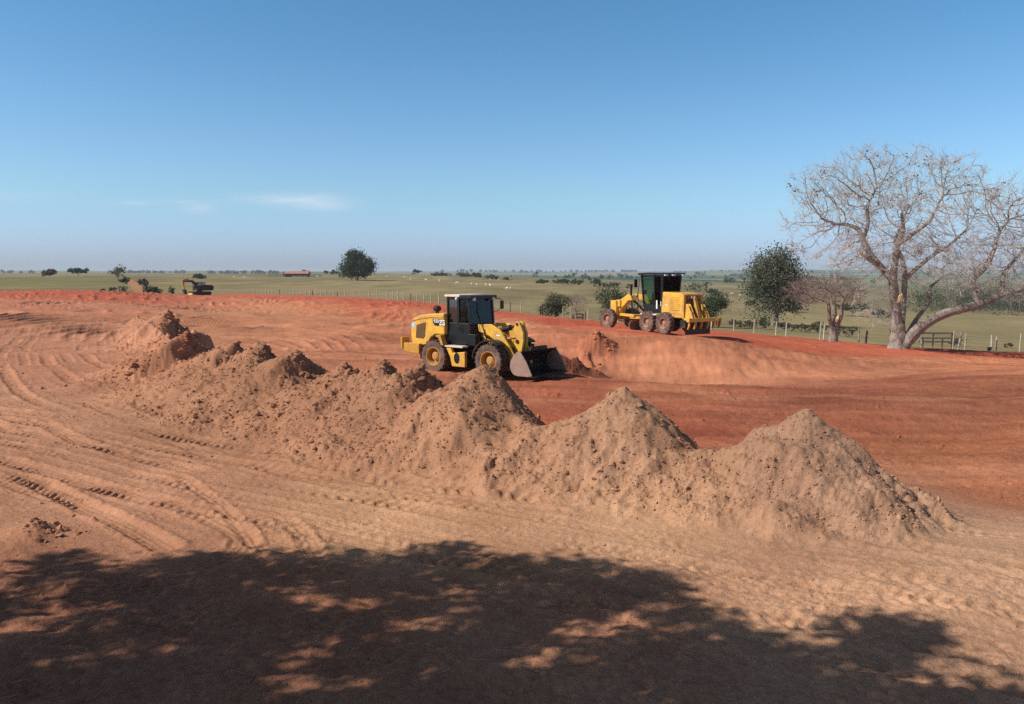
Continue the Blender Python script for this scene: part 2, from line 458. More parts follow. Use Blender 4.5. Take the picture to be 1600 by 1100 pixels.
def height(x, y, detail=True):
    x = np.asarray(x, dtype=np.float64); y = np.asarray(y, dtype=np.float64)
    b = base_z(x, y)
    ed = edge_depth(x, y)
    dirt = sstep(1.02, 0.97, y / ed)
    # berm ridge and mounds
    H = b.copy()
    near = (y > 5) & (y < 75) & (np.abs(x) < 60)
    M = np.full(x.shape, -1, dtype=np.int32)
    rough = np.zeros(x.shape, dtype=np.float32)
    if near.any():
        xn, yn, bn = x[near], y[near], b[near]
        S, T, Q = polyline_st(xn, yn, _RIDGE)
        hr = np.interp(Q, np.arange(len(_RIDGE)), _RIDGE[:, 2])
        at_ = np.abs(T)
        slope = np.where(T < 0, 0.50, 0.80)         # T<0 : camera side
        scl = np.clip(yn / 16.0, 0.8, 2.0)
        gU, gV, _s = grade(xn, yn)
        at_ = at_ * (1 + 0.18 * fbm(gU / 0.9, gV / 0.9, 91, 3))
        lines = [bn, bn + hr - slope * at_]
        for i in range(len(MOUNDS)): lines.append(mound_h(i, xn, yn))
        L = np.stack(lines)
        k = 9.0 / np.clip(yn / 14.0, 0.8, 1.5)
        mx = L.max(0)
        Hn = mx + np.log(np.exp((L - mx) * k).sum(0)) / k - 0.0
        up = Hn - bn
        base_only = np.log(1 + np.exp(np.clip((L[1] - bn) * k, -50, 50))) / k
        own = np.argmax(L[2:], axis=0)
        best = L[2:].max(0)
        Mn = np.where((up > 0.10) & (best > bn - 0.55), own, -1)
        M[near] = Mn
        far_own = np.isin(own, (11, 12, 13))
        Hn = np.where(up < 0.02, bn + up, Hn)
        H[near] = Hn
        rough[near] = sstep(0.03, 0.25, up)
    if not detail: return H
    # low undulation
    nearY = np.clip(y, 3, 200)
    H = H + dirt * (0.05 * fbm(x / 3.1, y / 3.1, 5, 3) * np.clip(nearY / 14, 0.5, 1.6) * sstep(130, 50, y))
    sel = (y < 130) & (dirt > 0)
    xs, ys_ = x[sel], y[sel]
    rs = rough[sel]
    h = np.zeros(xs.shape)
    flat = 1 - rs
    gU, gV, sc = grade(xs, ys_)
    for j, (P, ruts, half) in enumerate(ROADS):
        S, T, Q = polyline_st(xs, ys_, P)
        msk = sstep(half + 0.6, half - 0.2, np.abs(T)) * flat * (0.35 + 0.65 * sstep(60, 28, ys_))
        wob = 0.10 * fbm(S / 4.0, np.sign(T) * 0 + j * 5.0, 200 + j, 2)
        calm = 0.60 + 0.40 * sstep(3.0, -4.0, xs)
        for q, (t0, w, dep, lug) in enumerate(ruts):
            w = w * 0.78; dep = dep * 0.85
            tt = T - t0 - wob - 0.10 * vnoise(S / 6.0, np.full(S.shape, q * 3.3), 230 + q)
            pres = sstep(-0.5, 0.25, fbm(S / 3.5, np.full(S.shape, q * 2.1 + j), 260 + q * 3 + j, 2)) * (0.55 + 0.25 * np.clip(sc, 1, 2))
            g = np.exp(-(tt / w) ** 4)
            ridge = np.exp(-((np.abs(tt) - w * 1.35) / (w * 0.38)) ** 2)
            ch = np.sin((S + np.abs(tt) * 0.75 + 0.05 * vnoise(S / .6, np.full(S.shape, q * 1.7), 281)) * 2 * math.pi / (0.19 + 0.025 * (q % 4)) + q)
            brk = np.clip(0.45 + 1.3 * fbm(xs / .9 + q, ys_ / .6, 285 + q, 2), 0, 1.25)
            h += msk * pres * calm * dep * (-g + 0.5 * ridge * (1 + 0.6 * vnoise(xs / .10, ys_ / .10, 77)))
            h += msk * pres * calm * g * 0.005 * np.cos(tt * 2 * math.pi / 0.085 + q) * (ys_ < 26)
            h += msk * pres * calm * brk * lug * g * 0.025 * np.clip(ch * 1.6, -1, 0.9) * (ys_ < 32)
    # windrows left by the machines far on the left
    wl = sstep(-6, -14, xs) * sstep(40, 52, ys_) * flat
    w_ = fbm((xs + 0.35 * ys_) / 11.0, (ys_ - 0.2 * xs) / 16.0, 311, 2)
    h += wl * 0.20 * np.exp(-((((w_ * 5) % 1.0) - 0.5) / 0.16) ** 2)
    # pit floor: low streaks left by blades and tyres
    lip = lip_depth(xs, ys_)
    pit = flat * sstep(15, 19, ys_ + np.clip((xs - 3) * 0.5, -10, 6)) * sstep(-14, -9, xs + 0.12 * ys_)
    wv = ys_ + 0.9 * np.sin(xs * 0.16) + 0.04 * xs
    h += pit * 0.055 * fbm(xs / 9.0, wv / 0.75, 400, 3, 0.6) * np.clip(ys_ / 25, 0.7, 2)
    h += pit * 0.03 * np.abs(fbm(xs / 0.5, ys_ / 0.4, 404, 2)) * sstep(60, 30, ys_)
    # tooth marks on the bank face
    face = sstep(1.0, 0.985, ys_ / lip) * sstep(0.84, 0.90, ys_ / lip) * (xs > -30)
    h += face * (0.05 * fbm(xs / 0.9 + 0.3 * ys_, ys_ / 2.6, 420, 3) + 0.03 * fbm(xs / .4, ys_ / .6, 421, 2))
    rim = sstep(0.99, 1.01, ys_ / lip)
    h += rim * 0.03 * fbm(xs / 3.0, ys_ / 1.2, 430, 3) * sstep(120, 70, ys_)
    # lumps
    c1 = 0.045 * fbm(gU / 0.42, gV / 0.42, 501, 3) * sc
    h += rs * c1 * 0.55
    h += (0.006 + 0.010 * rs) * np.minimum(sc, 2.0) * fbm(gU / 0.085, gV / 0.085, 511, 3)
    h -= rs * 0.024 * sc * np.clip(0.28 - np.abs(fbm(gU / 0.30, gV / 0.30, 521, 3)), 0, 1) / 0.28 * sstep(-0.2, 0.6, fbm(xs / 1.6, ys_ / 1.6, 523, 2))
    left = sstep(-3, -10, xs)
    nd = ys_ < 60
    if nd.any():
        a, b2, s2 = xs[nd], ys_[nd], sc[nd]
        rr = rs[nd]
        ua, va = gU[nd], gV[nd]
        wx = ua + 0.03 * vnoise(ua / .05, va / .05, 5); wy = va + 0.03 * vnoise(ua / .05, va / .05, 6)
        q1 = clods(wx, wy, 0.075, 601, 0.010, 0.042, 0.55) * s2
        q2 = clods(wx, wy, 0.32, 611, 0.03, 0.13, 0.40) * s2
        patch = sstep(-0.35, 0.5, fbm(a / 1.3, b2 / 1.3, 620, 3))
        h[nd] += (0.06 + 0.94 * rr) * (0.25 + 0.75 * patch) * q1 + 0.6 * rr * (0.2 + 0.8 * patch) * q2 + (1 - rr) * 0.5 * sstep(0.35, 0.9, fbm(a / 1.1, b2 / 0.7, 640, 3)) * (q1 + 0.4 * q2) * sstep(45, 25, b2)
    # trampled soil in the shade close by
    cl = sstep(10.5, 8.5, ys_)
    h += cl * flat * (0.026 * fbm(xs / 0.50, ys_ / 0.40, 701, 3) + 0.012 * fbm(xs / 0.11, ys_ / 0.09, 711, 3))
    H[sel] += h * dirt[sel]
    g2 = (1 - dirt) * sstep(3000, 200, y)
    H = H + g2 * 0.25 * fbm(x / 30.0, y / 30.0, 801, 3) * np.clip(y / 200, 0.3, 1.2)
    far = sstep(900, 3500, y)
    H = H + far * (15.0 * fbm(x / 1500.0, y / 1100.0, 811, 3) * np.clip(y / 5000, 0, 1.4) + 2.0 * fbm(x / 160.0, y / 420.0, 817, 3))
    return H, M, dirt, rough
def gz(x, y):
    return float(height(np.array([x]), np.array([y]), False)[0])
def gz_full(x, y):
    return float(height(np.array([x, x]), np.array([y, y]))[0][0])
def hit(px, py, dmin=4.0, dmax=9000.0):
    """first point of the land seen at a photo pixel"""
    d = np.exp(np.linspace(math.log(dmin), math.log(dmax), 3000))
    x, y, z = ray_dir(px, py)
    X_, Z_ = x / y * d, CAM_Z + z / y * d
    Hh = height(X_, d, False)
    w = np.where(Z_ <= Hh)[0]
    i = w[0] if len(w) else len(d) - 1
    return (float(X_[i]), float(d[i]), float(Hh[i]))

# ------------------------------------------------------------------ colours of the soil by place (photo-lit values turned into albedo)
CAL = [  # px, depth, sRGB
    (-600, 8, (185, 122, 94)), (100, 8, (174, 113, 88)), (500, 8, (181, 118, 90)), (900, 8, (191, 130, 101)), (1300, 8, (204, 149, 118)), (1700, 9, (206, 155, 124)), (2200, 9, (206, 155, 124)),
    (-300, 12, (187, 128, 99)), (200, 12.5, (193, 134, 105)), (600, 11, (202, 147, 113)), (1000, 10.5, (204, 151, 118)), (1500, 10.3, (204, 153, 122)),
    (0, 20, (190, 132, 104)), (300, 18, (172, 119, 92)), (400, 19, (166, 114, 88)), (600, 16, (169, 117, 91)), (800, 15, (174, 123, 96)), (975, 13.6, (175, 127, 101)), (1262, 12.3, (174, 128, 104)), (1450, 11.5, (178, 132, 108)),
    (-400, 40, (188, 124, 97)), (50, 40, (190, 126, 98)), (200, 40, (190, 128, 100)), (280, 50, (186, 126, 97)), (0, 80, (188, 118, 92)), (150, 80, (190, 122, 94)), (-500, 110, (176, 96, 72)), (0, 110, (182, 92, 68)), (150, 110, (182, 92, 68)),
    (400, 30, (178, 116, 88)), (420, 50, (186, 120, 92)), (500, 70, (188, 122, 92)), (380, 80, (188, 124, 94)), (600, 50, (180, 112, 84)), (600, 34, (178, 110, 83)), (760, 30, (159, 92, 70)), (900, 30, (167, 92, 68)), (900, 22, (169, 88, 63)),
    (1050, 21, (159, 85, 63)), (1300, 22, (167, 96, 70)), (1500, 20, (168, 100, 70)), (1600, 15, (178, 108, 78)), (1800, 22, (160, 90, 66)), (2300, 25, (160, 90, 66)), (1300, 29, (146, 82, 62)), (1550, 30, (154, 90, 66)), (1050, 28, (175, 101, 74)),
    (1000, 36, (186, 114, 83)), (1200, 38, (167, 96, 72)), (1400, 38, (150, 84, 64)), (860, 43, (196, 126, 94)), (1040, 44.5, (198, 130, 98)), (1200, 43.5, (196, 128, 98)), (1370, 43.5, (190, 120, 90)), (1540, 47, (194, 118, 86)),
    (700, 66, (184, 112, 84)), (600, 80, (190, 106, 78)), (500, 92, (190, 112, 82)), (450, 90, (196, 128, 96)), (900, 47, (188, 114, 86)), (1050, 46.5, (186, 111, 82)), (1200, 46.5, (184, 112, 85)), (1300, 48, (182, 112, 84)),
    (1800, 50, (180, 106, 78)), (2300, 50, (178, 104, 76)),
]
_CP = np.array([(at(c[0], 550, c[1])[0] / c[1] * 1.4, math.log(c[1])) for c in CAL]); _CC = np.array([lin(c[2]) for c in CAL])
def soil_colour(x, y):
    p = np.stack([x / np.maximum(y, 3.0) * 1.4, np.log(np.clip(y, 3.0, 400))], 1)
    o = np.zeros((len(p), 3))
    for i in range(0, len(p), 60000):
        q = p[i:i + 60000]
        d2 = (q[:, None, 0] - _CP[None, :, 0]) ** 2 + (q[:, None, 1] - _CP[None, :, 1]) ** 2
        w = 1.0 / (d2 + 0.0012) ** 1.6
        o[i:i + 60000] = (w @ _CC) / w.sum(1)[:, None]
    return o
SOIL_K = np.array([0.885, 0.99, 0.985])        # albedo per photographed value on level sunlit ground

# ------------------------------------------------------------------ the land as one perspective-graded sheet, split by what it is
APEX = 4.0
ucols = np.concatenate([np.linspace(-1.6, -0.75, 60, endpoint=False), np.linspace(-0.75, 0.75, 1560), np.linspace(0.75, 1.6, 61)[1:]])
def geo(a, b, r): return list(np.exp(np.arange(math.log(a), math.log(b), r)))
drows = np.array(geo(1.6, 8.0, 0.02) + geo(8.0, 12.0, 0.0017) + geo(12.0, 25.0, 0.00125) + geo(25.0, 26.0, 0.003) + geo(26.0, 72.0, 0.0042) + geo(72.0, 260.0, 0.010) + geo(260, 900.0, 0.016) + geo(900, 12800, 0.03))
gu, gd = np.meshgrid(ucols, drows)
gx = (gu * gd).ravel(); gy = (gd - APEX).ravel()
gh, gM, gdirt, grough = height(gx, gy)
nr, nc = len(drows), len(ucols)
# colours
ged = edge_depth(gx, gy)
warp = 1 + 0.012 * fbm(gx / 2.5, gy / 4.0, 901, 3)
isdirt = (gy * warp < ged)
gcol = np.zeros((nr * nc, 3), dtype=np.float32)
dsel = gy < 230
c = soil_colour(gx[dsel], gy[dsel])
xs, ys_ = gx[dsel], gy[dsel]
lip = lip_depth(xs, ys_)
# red rim band between the lip of the bank and the pasture
uu = xs / np.maximum(ys_, 3)
rimm = sstep(0.985, 1.03, ys_ * (1 + 0.02 * fbm(xs / 3, ys_ / 3, 905, 3)) / lip) * sstep(-0.42, -0.36, uu)
rc = np.array(lin(188, 90, 65)); rc2 = np.array(lin(200, 116, 88))
mixr = (0.5 + 0.5 * fbm(xs / 6.0, ys_ / 2.0, 906, 3))[:, None]
c = c * (1 - rimm[:, None]) + (rc * (1 - 0.6 * mixr) + rc2 * 0.6 * mixr) * rimm[:, None]
# streaky driven floor
pit = sstep(16, 20, ys_ + np.clip((xs - 3) * 0.5, -10, 6)) * sstep(-14, -9, xs + 0.12 * ys_) * (1 - rimm)
st = fbm(xs / 8.0, (ys_ + 0.9 * np.sin(xs * 0.16)) / 0.9, 910, 4, 0.6)
c = c * (1.04 + (0.20 * pit * st)[:, None])
sand = sstep(0.35, 0.8, fbm(xs / 9.0, (ys_ + 0.9 * np.sin(xs * 0.16)) / 2.2, 915, 3)) * pit * 0.45
c = c * (1 - sand[:, None]) + np.array(lin(202, 134, 100)) * sand[:, None]
c = c * (1 + 0.07 * fbm(xs / 1.4, ys_ / 1.4, 920, 4))[:, None]
# damp dark soil of the two heaps in the pit
for k_, cc in ((12, (118, 66, 52)), (11, (176, 104, 78))):
    mk = (gM[dsel] == k_)[:, None] * 0.85
    c = c * (1 - mk) + np.array(lin(*cc)) * mk
gcol[dsel] = c * SOIL_K
# pasture
gs = ~isdirt
x_, y_ = gx[gs], gy[gs]
dry, olive, green = np.array(lin(172, 154, 116)), np.array(lin(146, 134, 98)), np.array(lin(96, 116, 78))
f1 = 0.5 + 0.5 * fbm(x_ / 60.0, y_ / 120.0, 930, 4); f2 = 0.5 + 0.5 * fbm(x_ / 9.0, y_ / 24.0, 940, 4); f3 = 0.5 + 0.5 * fbm(x_ / 420.0, y_ / 700.0, 950, 3)
f1 = np.clip(f1 * 1.5 - 0.2, 0, 1.15)
pc = olive * (1 - f1[:, None] * 0.9) + dry * f1[:, None] * 0.9
pc = pc * (0.80 + 0.40 * f2)[:, None]
ux = x_ / np.maximum(y_, 3)
leftg = (sstep(-0.40, -0.50, ux) * sstep(600, 300, y_))[:, None] * 0.55
pc = pc * (1 - leftg) + np.array(lin(136, 130, 86)) * leftg
strip = (sstep(1.16, 1.04, y_ / ged[gs]) * 0.5 * (ux > -0.42))[:, None]
pc = pc * (1 - strip) + np.array(lin(164, 150, 112)) * strip
# far fields: blocks of crops, pasture and woods
fx = np.floor((x_ * 0.9 + y_ * 0.35 + 120 * fbm(x_ / 500, y_ / 500, 970, 2)) / 420.0); fy = np.floor((y_ - 0.3 * x_ + 100 * fbm(x_ / 500, y_ / 500, 975, 2)) / 560.0)
hv = _hash(fx.astype(np.int64), fy.astype(np.int64), 961)
fc = np.where((hv < 0.30)[:, None], np.array(lin(92, 124, 84)), np.where((hv < 0.62)[:, None], np.array(lin(138, 142, 100)), np.where((hv < 0.86)[:, None], np.array(lin(160, 150, 108)), np.array(lin(74, 96, 70)))))
fm = sstep(700, 1100, y_)[:, None] * sstep(-0.25, 0.02, ux)[:, None] + sstep(1100, 1500, y_)[:, None] * sstep(0.02, -0.25, ux)[:, None]
pc = pc * (1 - fm) + fc * fm
rg = (sstep(0.22, 0.40, ux) * sstep(330, 160, y_))[:, None] * 0.6
pc = pc * (1 - rg) + np.array(lin(186, 168, 126)) * (0.9 + 0.2 * f2)[:, None] * rg
# worn cattle tracks and bare spots
wt_ = sstep(0.5, 0.8, fbm(x_ / 14.0, y_ / 40.0, 980, 4)) * sstep(500, 250, y_) * 0.35
pc = pc * (1 - wt_[:, None]) + np.array(lin(184, 156, 118)) * wt_[:, None]
# dirt lane running off through the pasture on the left
LANE = catmull([hit(*p)[:2] for p in ((232, 459.5), (220, 452), (212, 447), (205, 441), (200, 437))], 6)
S_, T_, Q_ = polyline_st(x_, y_, LANE)
ln = (np.abs(T_) < 1.6 + 0.4 * vnoise(x_, y_, 3)) & (ux < -0.4)
pc[ln] = np.array(lin(206, 150, 112))
gcol[gs] = pc * 0.66
co = np.stack([gx, gy, gh], 1)
idx = np.arange(nr * nc).reshape(nr, nc)
quads = np.stack([idx[:-1, :-1], idx[:-1, 1:], idx[1:, 1:], idx[1:, :-1]], -1).reshape(-1, 4)
# vertex normals of the whole sheet, so that the split pieces shade as one
fn = np.cross(co[quads[:, 2]] - co[quads[:, 0]], co[quads[:, 3]] - co[quads[:, 1]]).astype(np.float64)
vn = np.zeros_like(co)
for k_ in range(4):
    for a_ in range(3):
        vn[:, a_] += np.bincount(quads[:, k_], weights=fn[:, a_], minlength=nr * nc)
vn /= np.linalg.norm(vn, axis=1)[:, None] + 1e-9

def ground_material(name, soil=True):
    t = NT(name)
    att = t.n('ShaderNodeAttribute', attribute_name='Col')
    g = t.n('ShaderNodeNewGeometry')
    def nz(scale, det, rough, stretch=None):
        n_ = t.n('ShaderNodeTexNoise')
        n_.inputs['Scale'].default_value = scale; n_.inputs['Detail'].default_value = det; n_.inputs['Roughness'].default_value = rough
        if stretch:
            mp = t.n('ShaderNodeMapping'); mp.inputs['Scale'].default_value = stretch
            t.l(g.outputs['Position'], mp.inputs[0]); t.l(mp.outputs[0], n_.inputs['Vector'])
        else: t.l(g.outputs['Position'], n_.inputs['Vector'])
        return n_.outputs['Fac']
    if soil:
        a = t.ramp(nz(14.0, 10.0, 0.78), [(0.30, (0.74, 0.71, 0.69)), (0.60, (1.12, 1.12, 1.11))])
        b = t.ramp(nz(0.9, 6.0, 0.6), [(0.34, (0.90, 0.87, 0.85)), (0.66, (1.08, 1.09, 1.10))])
        col = t.mixc(1.0, t.mixc(1.0, att.outputs['Color'], a, 'MULTIPLY'), b, 'MULTIPLY')
        t.bump(nz(42.0, 9.0, 0.75), 0.8, 0.03)
        t.b.inputs['Roughness'].default_value = 0.95
        t.b.inputs['Specular IOR Level'].default_value = 0.12
    else:
        a = t.ramp(nz(1.2, 8.0, 0.75, (1.0, 0.35, 1.0)), [(0.32, (0.78, 0.80, 0.74)), (0.66, (1.14, 1.12, 1.10))])
        b = t.ramp(nz(0.05, 6.0, 0.65), [(0.36, (0.88, 0.92, 0.86)), (0.66, (1.10, 1.06, 1.06))])
        col = t.mixc(1.0, t.mixc(1.0, att.outputs['Color'], a, 'MULTIPLY'), b, 'MULTIPLY')
        t.bump(nz(2.2, 6.0, 0.65), 0.4, 0.15)
        t.b.inputs['Roughness'].default_value = 1.0
        t.b.inputs['Specular IOR Level'].default_value = 0.05
    t.l(col, t.b.inputs['Base Color'])
    return t.m
M_SOIL = ground_material('red_soil', True)
M_GRASS = ground_material('dry_pasture', False)
fq = quads
f_d = isdirt[fq].sum(1) >= 2
fM = gM[fq[:, 0]]
def piece(name, fmask, mat):
    f = fq[fmask]
    used, inv = np.unique(f.ravel(), return_inverse=True)
    me = mesh_np(name, co[used], inv.reshape(-1, 4))
    a = me.attributes.new('Col', 'FLOAT_COLOR', 'POINT')
    rgba = np.ones((len(used), 4), dtype=np.float32); rgba[:, :3] = np.clip(gcol[used], 0.005, 1)
    a.data.foreach_set('color', rgba.ravel())
    me.normals_split_custom_set_from_vertices(vn[used].astype(np.float32))
    return link_mesh(name, me, mat)
o = piece('ground', f_d & (fM < 0), M_SOIL); tag(o, 'bare tracked red and tan soil of the earthworks site', 'ground', kind='structure')
o = piece('field', ~f_d, M_GRASS); tag(o, 'dry olive pasture and far crop fields beyond the fence', 'field', kind='structure')
for i, m_ in enumerate(MOUNDS):
    fm_ = f_d & (fM == i)
    if fm_.sum() < 20: continue
    o = piece('dirt_mound', fm_, M_SOIL)
    tag(o, m_[7], 'dirt mound', 'dumped dirt mounds')
# level ground behind the camera
xb, yb = np.meshgrid(np.linspace(-50, 50, 101), np.linspace(-45, -1.0, 45))
zb = 0.05 * fbm(xb / 3.1, yb / 3.1, 5, 3) * 0.5 - 0.12 * sstep(-6, -2, yb)
ib = np.arange(xb.size).reshape(xb.shape)
me = mesh_np('ground', np.stack([xb.ravel(), yb.ravel(), zb.ravel()], 1), np.stack([ib[:-1, :-1], ib[:-1, 1:], ib[1:, 1:], ib[1:, :-1]], -1).reshape(-1, 4))
a = me.attributes.new('Col', 'FLOAT_COLOR', 'POINT')
a.data.foreach_set('color', np.tile(np.array([*(np.array(lin(172, 112, 86)) * SOIL_K), 1.0], dtype=np.float32), xb.size))
tag(link_mesh('ground', me, M_SOIL), 'bare reddish soil behind the camera under the shade tree', 'ground', kind='structure')

# ------------------------------------------------------------------ loose clods and crumbs lying on the soil (real lumps, too many to count)
rngC = np.random.default_rng(77)
_t = (1 + 5 ** .5) / 2
ICO = np.array([(-1, _t, 0), (1, _t, 0), (-1, -_t, 0), (1, -_t, 0), (0, -1, _t), (0, 1, _t), (0, -1, -_t), (0, 1, -_t), (_t, 0, -1), (_t, 0, 1), (-_t, 0, -1), (-_t, 0, 1)]) / math.hypot(1, _t)
ICF = np.array([(0, 11, 5), (0, 5, 1), (0, 1, 7), (0, 7, 10), (0, 10, 11), (1, 5, 9), (5, 11, 4), (11, 10, 2), (10, 7, 6), (7, 1, 8), (3, 9, 4), (3, 4, 2), (3, 2, 6), (3, 6, 8), (3, 8, 9), (4, 9, 5), (2, 4, 11), (6, 2, 10), (8, 6, 7), (9, 8, 1)])
nC = 150000
nC = 270000
cu = -0.72 + 1.44 * rngC.random(nC); cd = np.exp(np.log(8.5) + (np.log(66.0) - np.log(8.5)) * rngC.random(nC) ** 1.45)
cx_, cy_ = cu * cd, cd - APEX
cz_, cM, cD, cR = height(cx_, cy_)
dens = fbm(cx_ / 1.1, cy_ / 0.8, 991, 3)
prob = 0.06 + 0.14 * sstep(0.2, 0.9, dens) + cR * (0.18 + 0.65 * sstep(-0.5, 0.6, dens)) * np.where(cy_ > 26, 0.6, 1.0)
lp_ = lip_depth(cx_, cy_)
prob = prob + 0.22 * sstep(0.84, 0.90, cy_ / lp_) * sstep(1.02, 0.99, cy_ / lp_) * (cu > -0.05) * sstep(-0.2, 0.7, dens)
prob = prob * np.where(cy_ < 19, 1.0 + 1.6 * cR, 1.0) * (cD > .98) * np.where((cx_ > -3) & (cy_ > 14) & (cR < .1), 0.6, 1.0)
keep = rngC.random(nC) < prob
cx_, cy_, cz_, cR = cx_[keep], cy_[keep], cz_[keep], cR[keep]
m_ = len(cx_)
cr = (0.0042 + 0.016 * rngC.random(m_) ** 3.4 + 0.035 * (rngC.random(m_) < 0.02) * rngC.random(m_)) * np.clip(cy_ / 10.5, 0.75, 2.6) * (0.75 + 0.45 * cR)
# bigger broken lumps along the right hand rims of the cut mounds
ex = []
for i in (3, 4, 5, 6, 7, 8, 9, 10, 11, 13):
    (mx, my, mz), mm = _MP[i]
    n_ = 60 if i in (10, 11) else 34
    ang = rngC.normal(-0.35, 0.7, n_); rad = np.abs(rngC.normal(0, .34, n_)) * (2.0 if i in (10, 11) else 1.0)
    ex.append(np.stack([mx + rad * np.cos(ang), my + rad * np.sin(ang), (0.03 + 0.085 * rngC.random(n_) ** 2) * (1.5 if i == 10 else 1.0) * min(1.3, mm[2] / 17)], 1))
ex = np.concatenate(ex)
ez = height(ex[:, 0], ex[:, 1])[0]
cx_ = np.concatenate([cx_, ex[:, 0]]); cy_ = np.concatenate([cy_, ex[:, 1]]); cz_ = np.concatenate([cz_, ez]); cr = np.concatenate([cr, ex[:, 2]])
m_ = len(cx_)
shape = ICO[None] * (0.62 + 0.60 * rngC.random((m_, 12, 1)))
sq = np.stack([0.8 + .7 * rngC.random(m_), 0.7 + .5 * rngC.random(m_), 0.5 + .45 * rngC.random(m_)], 1)
shape = shape * sq[:, None, :]
an = rngC.random(m_) * 6.283
ca, sa = np.cos(an)[:, None], np.sin(an)[:, None]
tl_ = rngC.normal(0, .5, m_)[:, None]; ct, s_t = np.cos(tl_), np.sin(tl_)
x0 = shape[..., 0] * ct - shape[..., 2] * s_t; z0 = shape[..., 0] * s_t + shape[..., 2] * ct; y0 = shape[..., 1]
V = np.stack([x0 * ca - y0 * sa, x0 * sa + y0 * ca, z0], -1) * cr[:, None, None]
V = V + np.stack([cx_, cy_, cz_ + cr * 0.06], 1)[:, None, :]
Fc = (ICF[None] + (np.arange(m_) * 12)[:, None, None]).reshape(-1, 3)
me = mesh_np('dirt_clods', V.reshape(-1, 3), Fc, False)
a = me.attributes.new('Col', 'FLOAT_COLOR', 'POINT')
cc = soil_colour(cx_, cy_) * SOIL_K * (0.90 + 0.24 * rngC.random((m_, 1)))
rgba = np.ones((m_, 12, 4), dtype=np.float32); rgba[..., :3] = cc[:, None, :]
a.data.foreach_set('color', rgba.ravel())
tag(link_mesh('dirt_clods', me, M_SOIL), 'loose crumbs and clods of earth strewn over the mounds and tracks', 'clods', None, 'stuff')
print('clods', m_)
